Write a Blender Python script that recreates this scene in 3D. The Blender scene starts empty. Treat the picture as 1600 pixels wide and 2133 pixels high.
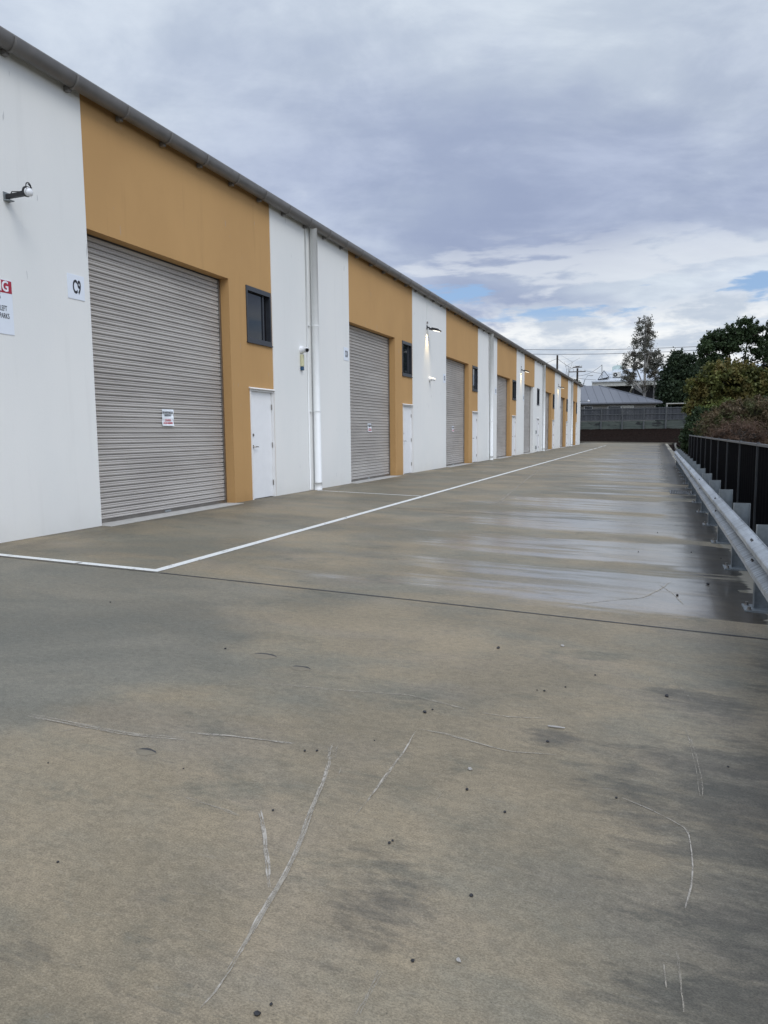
import bpy, math, random
import numpy as np
from mathutils import Vector, Matrix, noise

random.seed(7)
rng = np.random.default_rng(11)
scene = bpy.context.scene
COL = scene.collection
R = math.radians

# ------------------------------------------------------------------ camera
CAM_Z = 1.22
cam_d = bpy.data.cameras.new('camera')
cam = bpy.data.objects.new('camera', cam_d)
COL.objects.link(cam)
RX = Vector((0.93547069, 0.3532754, -0.00954366))
RD = Vector((0.02929682, -0.10443317, -0.9941003))
RF = Vector((-0.35218785, 0.9296721, -0.10804401))
m3 = Matrix((RX, -RD, -RF)).transposed()
cam.matrix_world = Matrix.Translation((0, 0, CAM_Z)) @ m3.to_4x4()
cam_d.sensor_fit = 'HORIZONTAL'
cam_d.sensor_width = 36
cam_d.lens = 1500 / 1600 * 36
cam_d.clip_start = 0.05
cam_d.clip_end = 3000
scene.camera = cam

# ------------------------------------------------------------------ colour management
scene.view_settings.view_transform = 'Standard'
scene.view_settings.look = 'None'
scene.view_settings.exposure = 0.07
scene.view_settings.gamma = 1.0
scene.view_settings.use_curve_mapping = False
SUN_EL, SUN_AZ = R(48), R(125)      # azimuth measured clockwise from +Y


# ------------------------------------------------------------------ node helper
class N:
    """tiny expression builder over shader nodes"""
    def __init__(s, tree): s.t = tree; s.n = tree.nodes; s.l = tree.links
    def put(s, sock, v):
        if isinstance(v, bpy.types.NodeSocket): s.l.new(v, sock)
        elif v is not None:
            if hasattr(sock, 'default_value') and hasattr(sock.default_value, '__len__') and not hasattr(v, '__len__'):
                v = (v,) * len(sock.default_value)
            if hasattr(v, '__len__') and len(v) == 3 and len(sock.default_value) == 4: v = (*v, 1)
            sock.default_value = v
    def m(s, op, a, b=None, c=None, clamp=False):
        n = s.n.new('ShaderNodeMath'); n.operation = op; n.use_clamp = clamp
        s.put(n.inputs[0], a)
        if b is not None: s.put(n.inputs[1], b)
        if c is not None: s.put(n.inputs[2], c)
        return n.outputs[0]
    def add(s, a, b): return s.m('ADD', a, b)
    def sub(s, a, b): return s.m('SUBTRACT', a, b)
    def mul(s, a, b): return s.m('MULTIPLY', a, b)
    def div(s, a, b): return s.m('DIVIDE', a, b)
    def step(s, x, a, b, lo=0.0, hi=1.0):
        n = s.n.new('ShaderNodeMapRange'); n.interpolation_type = 'SMOOTHSTEP'
        s.put(n.inputs[0], x); s.put(n.inputs[1], a); s.put(n.inputs[2], b); s.put(n.inputs[3], lo); s.put(n.inputs[4], hi)
        return n.outputs[0]
    def mix(s, f, a, b, mode='MIX'):
        n = s.n.new('ShaderNodeMix'); n.data_type = 'RGBA'; n.blend_type = mode
        s.put(n.inputs[0], f); s.put(n.inputs[6], a); s.put(n.inputs[7], b)
        return n.outputs[2]
    def noise(s, vec, scale, detail=4, rough=.55, dist=0.0, lac=2.0):
        n = s.n.new('ShaderNodeTexNoise'); s.put(n.inputs['Vector'], vec); n.inputs['Scale'].default_value = scale
        n.inputs['Detail'].default_value = detail; n.inputs['Roughness'].default_value = rough; n.inputs['Distortion'].default_value = dist
        return n.outputs[0]
    def vor(s, vec, scale, feat='F1'):
        n = s.n.new('ShaderNodeTexVoronoi'); n.feature = feat; s.put(n.inputs['Vector'], vec); n.inputs['Scale'].default_value = scale
        return n.outputs['Distance']
    def obj(s): return s.n.new('ShaderNodeTexCoord').outputs['Object']
    def sep(s, v):
        n = s.n.new('ShaderNodeSeparateXYZ'); s.put(n.inputs[0], v); return n.outputs
    def comb(s, x, y, z):
        n = s.n.new('ShaderNodeCombineXYZ'); s.put(n.inputs[0], x); s.put(n.inputs[1], y); s.put(n.inputs[2], z); return n.outputs[0]
    def scale(s, v, sc, off=(0, 0, 0)):
        n = s.n.new('ShaderNodeMapping'); s.put(n.inputs[0], v); n.inputs['Scale'].default_value = sc; n.inputs['Location'].default_value = off
        return n.outputs[0]
    def attr(s, name):
        n = s.n.new('ShaderNodeAttribute'); n.attribute_name = name; return n.outputs['Fac']
    def bump(s, h, strength=.3, dist=.01):
        n = s.n.new('ShaderNodeBump'); s.put(n.inputs['Height'], h); n.inputs['Strength'].default_value = strength
        n.inputs['Distance'].default_value = dist; return n.outputs[0]


# ------------------------------------------------------------------ world: nishita blue behind a procedural cloud deck
world = bpy.data.worlds.new("World"); scene.world = world; world.use_nodes = True
wt = world.node_tree; wt.nodes.clear(); w = N(wt)
sky = wt.nodes.new('ShaderNodeTexSky'); sky.sky_type = 'NISHITA'; sky.sun_disc = False
sky.sun_elevation = SUN_EL; sky.sun_rotation = SUN_AZ
skyc = w.mix(1.0, sky.outputs[0], (.085, .088, .095), 'MULTIPLY')
D = wt.nodes.new('ShaderNodeTexCoord').outputs['Generated']
dx, dy, dz = w.sep(D)[0:3]
# turn so that v runs along the view azimuth and u across it
U = w.add(w.mul(dx, .935), w.mul(dy, .353)); V = w.add(w.mul(dx, -.353), w.mul(dy, .935))
zz = w.add(w.m('MAXIMUM', dz, 0.0), .10)
P = w.comb(w.div(U, zz), w.div(V, zz), 0)
el = w.m('ARCSINE', dz)                                   # elevation, radians
big = w.noise(w.scale(P, (.42, .50, 1), (3.1, 1.7, 0)), 1.0, 5, .5, .35)
mid = w.noise(w.scale(P, (1.1, 1.7, 1), (7.3, 4.1, 2)), 1.0, 8, .56, .3)
puff = w.noise(w.scale(D, (2.3, 2.3, 4.2), (4.7, 1.2, 6.1)), 1.0, 8, .52, .25)
mid = w.add(w.mul(mid, .35), w.mul(puff, .65))
fine = w.noise(w.scale(D, (9, 9, 26), (1, 5, 2)), 1.0, 9, .6, .2)
# broad body of the deck
body = w.add(w.mul(big, .62), w.mul(mid, .38))
lit = w.step(body, .43, .59)
deck = w.mix(lit, (.405, .47, .625), (.63, .70, .785))
# dusky lavender mass above the gap, brighter haze overhead on the left
dark = w.mul(w.step(el, .17, .25), w.sub(1.0, w.step(el, .33, .52)))
dark = w.mul(dark, w.step(U, -.35, .25, .45, 1.0))
deck = w.mix(w.mul(dark, w.step(mid, .58, .42, .05, .75)), deck, (.36, .42, .58))
up_right = w.mul(w.step(U, .05, .5), w.step(el, .2, .4))
deck = w.mix(w.mul(up_right, .35), deck, (.42, .48, .60))
glowl = w.mul(w.step(U, .1, -.35), w.step(el, .25, .42))
deck = w.mix(w.mul(glowl, w.step(big, .36, .6, .25, .7)), deck, (.55, .62, .73))
det = w.noise(w.scale(D, (3.4, 3.4, 7.5), (2.2, 6.1, 3.0)), 1.0, 10, .60, .5)
det2 = w.noise(w.scale(P, (1.9, 2.6, 1), (1.3, 8.8, 0)), 1.0, 9, .6, .4)
sh = w.step(w.add(w.mul(det, .6), w.mul(det2, .4)), .38, .64)
deck = w.mix(1.0, deck, w.mix(sh, (.84, .86, .90), (1.17, 1.155, 1.12)), 'MULTIPLY')
hot = w.step(w.add(w.mul(det, .7), w.mul(puff, .3)), .56, .68)
deck = w.mix(w.mul(hot, .55), deck, (.74, .80, .86))
# low cumulus, white tops and grey bases
cum = w.step(fine, .40, .60)
lowc = w.mix(cum, (.53, .60, .70), (.90, .92, .93))
lowc = w.mix(w.step(el, .075, .0), lowc, (.66, .72, .80))
low = w.step(w.add(el, w.mul(w.sub(fine, .5), .16)), .180, .140)
deck = w.mix(low, deck, lowc)
# narrow gaps of blue
fbig = w.noise(w.scale(D, (4.5, 4.5, 21), (2.4, 9.2, 3.3)), 1.0, 7, .55, .15)
band = w.mul(w.step(el, .120, .165), w.sub(1.0, w.step(el, .195, .235)))
gap = w.mul(band, w.step(fbig, .545, .60))
deck = w.mix(gap, deck, w.mix(.55, skyc, (.36, .56, .88)))
# wisps
wisp = w.mul(w.step(fbig, .47, .40), w.mul(w.step(el, .12, .17), w.sub(1.0, w.step(el, .21, .27))))
deck = w.mix(w.mul(wisp, .6), deck, (.74, .78, .84))
# overcast brightened overhead and behind the camera, out of view, to lift the facade
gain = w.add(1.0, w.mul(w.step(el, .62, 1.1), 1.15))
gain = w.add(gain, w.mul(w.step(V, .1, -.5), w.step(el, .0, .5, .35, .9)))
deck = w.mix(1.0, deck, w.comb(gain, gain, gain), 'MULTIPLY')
deck = w.mix(w.step(dz, 0.0, -.02), deck, (.16, .16, .16))
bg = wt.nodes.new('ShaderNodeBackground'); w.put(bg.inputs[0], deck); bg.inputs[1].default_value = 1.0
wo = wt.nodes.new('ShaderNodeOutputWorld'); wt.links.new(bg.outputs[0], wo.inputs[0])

sun_d = bpy.data.lights.new('sun', 'SUN'); sun_d.energy = 1.05; sun_d.angle = R(25); sun_d.color = (1, .96, .9)
sun = bpy.data.objects.new('sun', sun_d); COL.objects.link(sun)
sv = Vector((math.sin(SUN_AZ) * math.cos(SUN_EL), math.cos(SUN_AZ) * math.cos(SUN_EL), math.sin(SUN_EL)))
sun.rotation_euler = sv.to_track_quat('Z', 'Y').to_euler(); sun.location = sv * 60


# ------------------------------------------------------------------ materials
def mat(name, col=(.5, .5, .5), rough=.6, metal=0.0, fn=None, spec=.5, vary=1.0):
    m = bpy.data.materials.new(name); m.use_nodes = True
    b = m.node_tree.nodes['Principled BSDF']; n = N(m.node_tree)
    b.inputs['Base Color'].default_value = (*col, 1); b.inputs['Roughness'].default_value = rough
    b.inputs['Metallic'].default_value = metal; b.inputs['Specular IOR Level'].default_value = spec
    if fn: fn(n, b)
    else:   # every surface gets a little unevenness
        o = n.obj(); f = n.noise(o, 6, 5, .6)
        n.put(b.inputs['Base Color'], n.mix(n.step(f, .3, .7), tuple(c * (1 - .14 * vary) for c in col), tuple(min(1, c * (1 + .1 * vary)) for c in col)))
        n.put(b.inputs['Roughness'], n.step(f, .2, .8, max(.02, rough - .06), min(1, rough + .06)))
    return m


def wall_fn(base, dirt, amt):
    def f(n, b):
        o = n.obj(); x, y, z = n.sep(o)[0:3]
        cl = n.noise(n.scale(o, (1, .55, .35)), 1.0, 5, .6)
        streak = n.noise(n.scale(o, (1, 5.5, .35)), 1.0, 5, .6)
        grain = n.noise(o, 60, 3, .6)
        c = n.mix(n.step(cl, .3, .72, 0, .8), base, tuple(v * d for v, d in zip(base, dirt)))
        s = n.mul(n.step(streak, .57, .72), amt)
        c = n.mix(s, c, tuple(v * .72 for v in base))
        foot = n.mul(n.step(n.add(z, n.mul(n.sub(n.noise(n.scale(o, (1, 3, 1.5)), 1.0, 4), .5), .5)), .32, -.05), amt * 1.3)
        c = n.mix(foot, c, (base[0] * .62, base[1] * .6, base[2] * .55))
        tick = n.mul(n.step(n.noise(n.scale(o, (1, 16, 2.6), (0, 3, 1)), 1.0, 2, .5), .735, .76), .45)
        c = n.mix(tick, c, (.34, .34, .36))
        n.put(b.inputs['Base Color'], c)
        n.put(b.inputs['Normal'], n.bump(n.add(grain, n.mul(cl, 2)), .22, .006))
    return f


M = {}
M['white'] = mat('white_render', rough=.8, fn=wall_fn((.81, .81, .785), (.93, .945, .955), .10), spec=.25)
M['orange'] = mat('ochre_render', rough=.8, fn=wall_fn((.53, .32, .136), (.88, .87, .86), .26), spec=.25)
M['door'] = mat('door_paint', (.84, .85, .86), .42, vary=.15)
M['frame'] = mat('white_frame', (.80, .80, .79), .5, vary=.15)
M['pvc'] = mat('pvc_white', (.78, .79, .78), .45, vary=.15)
M['gutter'] = mat('gutter_grey', (.20, .19, .18), .45, .1)
M['fascia'] = mat('fascia_dark', (.045, .04, .038), .6)
M['alu_dark'] = mat('window_frame_dark', (.045, .05, .06), .4, .2)
M['metal'] = mat('satin_metal', (.32, .30, .28), .35, .9)
M['darkmetal'] = mat('dark_metal', (.03, .03, .032), .45, .4)
M['plastic'] = mat('camera_white', (.80, .81, .82), .35, vary=.15)
M['black'] = mat('black_gloss', (.01, .01, .012), .15)
M['sign'] = mat('sign_white', (.76, .81, .88), .4, vary=.1)
M['red'] = mat('sign_red', (.38, .02, .045), .4)
M['ink'] = mat('sign_black', (.012, .012, .018), .5)
M['rink'] = mat('notice_red', (.55, .05, .07), .5)
M['paper'] = mat('paper', (.82, .86, .90), .5)
M['cream'] = mat('cream_plastic', (.62, .60, .38), .45)
M['blue'] = mat('blue_plastic', (.01, .06, .13), .3)
M['pale'] = mat('threshold_concrete', (.46, .45, .42), .8)
M['timber_post'] = mat('timber_pole', (.11, .095, .085), .85)
M['wire'] = mat('wire', (.035, .035, .04), .6)
M['rooflight'] = None


def glass_fn(n, b):
    o = n.obj()
    n.put(b.inputs['Base Color'], (.012, .015, .02)); n.put(b.inputs['Roughness'], .03)
    b.inputs['IOR'].default_value = 1.5
    n.put(b.inputs['Normal'], n.bump(n.noise(o, 1.5, 1), .04, .02))
M['glass'] = mat('window_glass', fn=glass_fn)


def shutter_fn(n, b):
    o = n.obj()
    f = n.noise(n.scale(o, (1, .6, 2.5)), 1.0, 5, .6); g = n.noise(n.scale(o, (1, .25, 14)), 1.0, 2, .5)
    c = n.mix(n.step(f, .3, .7), (.435, .41, .385), (.53, .505, .475))
    c = n.mix(n.mul(n.step(g, .45, .7), .35), c, (.35, .33, .31))
    n.put(b.inputs['Base Color'], c); n.put(b.inputs['Roughness'], .42)
M['shutter'] = mat('shutter_steel', fn=shutter_fn)


def galv_fn(n, b):
    o = n.obj()
    f = n.noise(n.scale(o, (5, .9, 5)), 1.0, 6, .65); v = n.vor(o, 30)
    st = n.noise(n.scale(o, (1, 26, 1.2)), 1.0, 3, .6)
    c = n.mix(n.step(f, .3, .7), (.38, .41, .43), (.60, .64, .66))
    c = n.mix(n.mul(n.step(v, .1, .5), .2), c, (.34, .36, .37))
    c = n.mix(n.mul(n.step(st, .48, .66), n.step(f, .62, .35, .1, .75)), c, (.19, .195, .19))
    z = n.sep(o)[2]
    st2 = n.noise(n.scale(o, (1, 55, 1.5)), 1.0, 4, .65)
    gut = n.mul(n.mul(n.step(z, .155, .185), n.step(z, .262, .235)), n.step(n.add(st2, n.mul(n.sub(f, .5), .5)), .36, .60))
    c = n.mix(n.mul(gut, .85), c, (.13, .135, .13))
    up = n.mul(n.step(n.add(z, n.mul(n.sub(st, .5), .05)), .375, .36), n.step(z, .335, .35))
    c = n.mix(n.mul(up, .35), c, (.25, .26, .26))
    n.put(b.inputs['Base Color'], c); n.put(b.inputs['Roughness'], n.step(f, .3, .7, .5, .34)); n.put(b.inputs['Metallic'], .55)
M['galv'] = mat('galvanised_steel', fn=galv_fn)


def post_fn(n, b):
    o = n.obj(); f = n.noise(o, 5, 6, .65)
    n.put(b.inputs['Base Color'], n.mix(n.step(f, .3, .7), (.17, .19, .20), (.29, .32, .33))); n.put(b.inputs['Roughness'], .5); n.put(b.inputs['Metallic'], .45)
M['railtop'] = mat('fence_top_rail', (.11, .115, .12), .5, .3)
M['galvpost'] = mat('galvanised_post', fn=post_fn)
M['fenceblack'] = mat('black_sheet', (.004, .004, .005), .9, spec=.02)
M['fencepost'] = mat('fence_post_grey', (.055, .058, .06), .5, .2)


def pave_fn(n, b):
    o = n.obj(); x, y, z = n.sep(o)[0:3]
    wn = n.noise(n.scale(o, (.8, 5.0, 1)), 1.0, 6, .6, .3)
    wn2 = n.noise(n.scale(o, (3.5, 12, 1)), 1.0, 5, .65)
    wn3 = n.noise(n.scale(o, (.35, 2.2, 1), (3, 7, 0)), 1.0, 5, .6, .2)
    wet = n.add(n.attr('wet'), n.add(n.mul(n.sub(wn, .5), .8), n.add(n.mul(n.sub(wn2, .5), .5), n.mul(n.sub(wn3, .5), .7))))
    wn4 = n.noise(n.scale(o, (.45, 9.0, 1), (1, 4, 0)), 1.0, 6, .62, .25)
    wet = n.add(wet, n.mul(n.sub(wn4, .5), n.step(y, 6, 30, 1.0, 1.25)))
    wn5 = n.noise(n.scale(o, (.16, .62, 1), (2, 5, 0)), 1.0, 4, .6, .1)
    wet = n.add(wet, n.mul(n.mul(n.sub(wn5, .47), n.step(y, 12, 26)), n.mul(n.step(x, -4.0, -2.0), 3.0)))
    mk = n.mul(n.step(wet, .16, .58), n.step(y, 5.75, 5.95))
    brk = n.noise(n.scale(o, (.55, 4.2, 1), (7, 2, 0)), 1.0, 7, .62, .4)
    mk = n.mul(mk, n.sub(1.0, n.mul(n.step(brk, .52, .40), n.step(x, .3, -1.2, .25, .8))))
    # hue: tan staining against cleaner grey
    h1 = n.noise(n.scale(o, (.45, .75, 1), (4.0, 1.0, 0)), 1.0, 4, .55, .4)
    h2 = n.noise(n.scale(o, (1.6, 3.2, 1), (1, 8, 0)), 1.0, 7, .66, .2)
    tan = n.step(n.add(n.mul(h1, .6), n.mul(h2, .4)), .38, .60)
    c = n.mix(tan, (.192, .178, .138), (.244, .203, .140))
    pk = n.noise(n.scale(o, (.9, 1.7, 1), (9, 2, 0)), 1.0, 6, .6, .3)
    c = n.mix(n.mul(n.step(pk, .48, .68), .4), c, (.232, .198, .155))
    gr = n.noise(n.scale(o, (1.6, 3.0, 1), (2, 14, 0)), 1.0, 8, .70, .5)
    c = n.mix(n.mul(n.step(gr, .53, .70), .6), c, (.125, .124, .098))
    # bluish cleaner patch at the left end of the bay and dark damp lanes beside the rail
    lf = n.mul(n.step(n.add(x, n.mul(n.sub(h1, .5), 3)), -2.2, -3.2), n.step(y, 5.7, 5.4))
    c = n.mix(n.mul(lf, .7), c, (.160, .155, .130))
    g3 = n.noise(n.scale(o, (3.0, 11.0, 1), (5, 3, 0)), 1.0, 8, .74, .3)
    damp = n.step(n.add(n.attr('damp'), n.add(n.mul(n.sub(gr, .5), 1.5), n.mul(n.sub(g3, .5), 1.9))), .35, 1.0)
    c = n.mix(n.mul(damp, .74), c, (.085, .080, .068))
    m5 = n.noise(n.scale(o, (22, 34, 1)), 1.0, 8, .8, .3)
    c = n.mix(1.0, c, n.mix(n.step(m5, .33, .67), (.85, .85, .85), (1.15, 1.145, 1.13)), 'MULTIPLY')
    m6 = n.noise(n.scale(o, (.5, .6, 1), (6, 6, 0)), 1.0, 7, .62, .5)
    c = n.mix(1.0, c, n.mix(n.step(m6, .38, .62), (.84, .85, .85), (1.14, 1.12, 1.09)), 'MULTIPLY')
    # dirt along the foot of the wall
    dirt = n.mul(n.step(x, -6.1, -7.05), n.step(n.noise(n.scale(o, (2.5, .8, 1)), 1.0, 6, .65), .38, .62))
    c = n.mix(n.mul(dirt, .55), c, (.085, .078, .062))
    # aggregate speckle, hairline broom marks, small dark marks
    s1 = n.noise(n.scale(o, (1, 1.5, 1)), 150, 5, .8); s2 = n.noise(n.scale(o, (4, 60, 1)), 1.0, 5, .7); s3 = n.noise(n.scale(o, (10, 38, 1)), 1.0, 6, .7)
    c = n.mix(n.step(s1, .30, .72, .0, 1.0), n.mix(1.0, c, (.66, .66, .66), 'MULTIPLY'), n.mix(1.0, c, (1.34, 1.34, 1.34), 'MULTIPLY'))
    c = n.mix(n.mul(n.step(s2, .57, .75), .35), c, (.11, .10, .085))
    c = n.mix(n.mul(n.mul(n.step(s3, .57, .68), n.step(gr, .45, .62)), .42), c, (.085, .085, .072))
    s4 = n.noise(n.scale(o, (5, 30, 1), (3, 3, 3)), 1.0, 7, .72, .3)
    c = n.mix(n.mul(n.mul(n.step(s4, .58, .68), n.step(h1, .42, .58)), .22), c, (.10, .098, .082))
    lt = n.noise(n.scale(o, (14, 20, 1), (8, 3, 3)), 1.0, 7, .75, .3)
    c = n.mix(n.mul(n.step(lt, .60, .74), .22), c, (.42, .38, .30))
    c = n.mix(n.step(n.add(x, n.mul(n.sub(g3, .5), .16)), .79, .83), c, (.31, .285, .225))
    c = n.mix(n.mul(n.step(s3, .40, .30), .18), c, (.36, .33, .27))
    pores = n.vor(n.scale(o, (30, 30, 1)), 1.0)
    c = n.mix(n.mul(n.step(pores, .09, .03), .55), c, (.05, .05, .045))
    pool = n.m('MULTIPLY', mk, n.step(n.add(x, n.mul(n.sub(wn3, .5), .5)), -.1, .45))
    edge = n.mul(n.step(n.add(x, n.add(n.mul(n.sub(wn3, .5), .5), n.mul(n.sub(g3, .5), .35))), .12, .62), n.step(mk, 0, .5))
    dk = n.mix(1.0, c, n.mix(edge, (.88, .88, .90), (.13, .13, .14)), 'MULTIPLY')
    c = n.mix(n.mul(n.m('MAXIMUM', mk, edge), .9), c, dk)
    n.put(b.inputs['Base Color'], c)
    rr = n.m('SUBTRACT', .60, n.mul(mk, .2))
    n.put(b.inputs['Coat Weight'], n.mul(mk, n.sub(1.0, n.mul(edge, .84)))); n.put(b.inputs['Coat Roughness'], n.sub(.24, n.mul(pool, .12))); b.inputs['Coat IOR'].default_value = 2.1
    rr = n.sub(rr, n.mul(damp, .06))
    n.put(b.inputs['Roughness'], n.add(rr, n.mul(n.sub(s1, .5), .08)))
    n.put(b.inputs['Specular IOR Level'], n.mul(n.step(mk, 0, 1, .18, .5), n.sub(1.0, n.mul(edge, .6))))
    bh = n.add(n.mul(s1, .5), n.mul(s2, .6))
    nb = n.n.new('ShaderNodeBump'); n.put(nb.inputs['Height'], bh); n.put(nb.inputs['Strength'], n.step(mk, 0, 1, .28, .045)); nb.inputs['Distance'].default_value = .006
    n.put(b.inputs['Normal'], nb.outputs[0])
M['pave'] = mat('yard_concrete', fn=pave_fn)


def worn(col, lo, hi, sc=(6, 6, 1), rough=.6):
    """paint or scratch that breaks up where it has worn off"""
    def f(n, b):
        o = n.obj(); a = n.noise(n.scale(o, sc), 1.0, 6, .7)
        n.put(b.inputs['Alpha'], n.step(a, lo, hi)); g = n.noise(o, 40, 4)
        n.put(b.inputs['Base Color'], n.mix(n.step(g, .3, .7), tuple(v * .84 for v in col), col))
        b.inputs['Roughness'].default_value = rough
    return f
M['paint'] = mat('line_paint', fn=worn((.74, .74, .70), .30, .42, (8, 3, 1)))
M['paintworn'] = mat('line_paint_worn', fn=worn((.52, .52, .48), .40, .60, (5, 9, 1)))
M['scratch'] = mat('scratch', fn=worn((.44, .40, .335), .30, .60, (40, 24, 1), .85))
M['scratchfaint'] = mat('scratch_faint', fn=worn((.39, .35, .28), .28, .68, (34, 22, 1), .85))
M['jointm'] = mat('joint_sealant', (.035, .035, .037), .6)


def mulch_fn(n, b):
    o = n.obj(); f = n.noise(o, 9, 6, .75); g = n.noise(o, 1.2, 4)
    c = n.mix(n.step(f, .36, .62), (.003, .0022, .002), (.022, .014, .011))
    n.put(b.inputs['Base Color'], n.mix(n.mul(n.step(g, .45, .65), .4), c, (.012, .009, .007))); b.inputs['Roughness'].default_value = .95; b.inputs['Specular IOR Level'].default_value = .02
    n.put(b.inputs['Normal'], n.bump(f, .9, .06))
M['mulch'] = mat('bark_mulch', fn=mulch_fn)


def soil_fn(n, b):
    o = n.obj(); f = n.noise(o, 2, 6, .7)
    n.put(b.inputs['Base Color'], n.mix(n.step(f, .35, .65), (.045, .045, .025), (.10, .085, .05))); b.inputs['Roughness'].default_value = .95
M['soil'] = mat('soil_and_grass', fn=soil_fn)
M['chip'] = mat('chipped_concrete', (.185, .160, .115), .9)
M['kerb'] = mat('kerb_concrete', (.115, .105, .085), .85)


def paling_fn(n, b):
    o = n.obj(); y = n.sep(o)[0]
    pl = n.noise(n.comb(n.m('FLOOR', n.mul(y, 9.5)), 0, 0), 1.7, 1)
    gr = n.noise(n.scale(o, (30, 1, 1.6)), 1.0, 4, .6); st = n.noise(n.scale(o, (1.2, 1, .8)), 1.0, 4)
    c = n.mix(n.step(pl, .3, .7), (.028, .031, .036), (.078, .082, .088))
    c = n.mix(n.mul(n.step(gr, .4, .7), .4), c, (.035, .037, .042)); c = n.mix(n.mul(n.step(st, .5, .68), .5), c, (.03, .032, .036))
    n.put(b.inputs['Base Color'], c); b.inputs['Roughness'].default_value = .9
M['paling'] = mat('weathered_palings', fn=paling_fn)


def sleeper_fn(n, b):
    o = n.obj(); g = n.noise(n.scale(o, (.5, 1, 9)), 1.0, 5, .65); d = n.noise(n.scale(o, (.55, 1, 2.4), (5.5, 0, .3)), 1.0, 4, .6)
    c = n.mix(n.step(g, .35, .65), (.05, .062, .054), (.105, .12, .10))
    n.put(b.inputs['Base Color'], n.mix(n.mul(n.step(d, .55, .6), .9), c, (.014, .015, .016))); b.inputs['Roughness'].default_value = .85
M['sleeper'] = mat('treated_sleepers', fn=sleeper_fn)
M['timber'] = mat('grey_timber', (.09, .095, .095), .9)
M['roofgrey'] = mat('grey_metal_roof', (.135, .142, .158), .5, .1)
M['seam'] = mat('roof_seam', (.09, .095, .105), .5)
M['roofwhite'] = mat('pale_metal_roof', (.50, .53, .56), .45)
M['housewall'] = mat('house_wall', (.24, .23, .21), .85)
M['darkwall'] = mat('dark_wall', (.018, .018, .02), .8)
M['darkroof'] = mat('dark_tiles', (.04, .045, .052), .7)
M['creamtrim'] = mat('cream_trim', (.48, .47, .42), .6)
M['acm'] = mat('ac_case', (.55, .54, .50), .5)
M['greensign'] = mat('sign_green', (.03, .38, .26), .5)
M['palegreen'] = mat('sign_pale', (.55, .66, .62), .5)
M['stone'] = mat('pebble_dark', (.03, .03, .033), .7)
M['stonepale'] = mat('pebble_pale', (.42, .40, .37), .8)
M['leafdry'] = mat('dry_leaf', (.46, .30, .17), .7)
M['grate'] = mat('cast_grate', (.16, .165, .165), .6, .4)


def emit(name, col, s):
    m = bpy.data.materials.new(name); m.use_nodes = True; b = m.node_tree.nodes['Principled BSDF']
    b.inputs['Base Color'].default_value = (.9, .9, .85, 1); b.inputs['Emission Color'].default_value = (*col, 1); b.inputs['Emission Strength'].default_value = s
    return m
M['lamp'] = emit('lamp_lens', (1, .93, .75), 2.2)


def leafmat(name, c0, c1, c2=None):
    def f(n, b):
        t = n.attr('tint'); o = n.obj(); g = n.noise(o, .9, 3)
        c = n.mix(t, c0, c1)
        if c2: c = n.mix(n.mul(n.step(g, .46, .62), .8), c, c2)
        n.put(b.inputs['Base Color'], c); b.inputs['Roughness'].default_value = .6; b.inputs['Specular IOR Level'].default_value = .25
        tr = n.n.new('ShaderNodeBsdfTranslucent'); n.put(tr.inputs[0], c)
        mx = n.n.new('ShaderNodeMixShader'); mx.inputs[0].default_value = .22
        out = n.n['Material Output']
        n.l.new(b.outputs[0], mx.inputs[1]); n.l.new(tr.outputs[0], mx.inputs[2]); n.l.new(mx.outputs[0], out.inputs[0])
    return mat(name, fn=f)


M['bark'] = mat('bark_dark', (.07, .06, .05), .9)
M['barkpale'] = mat('bark_pale', (.30, .285, .26), .8)


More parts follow.
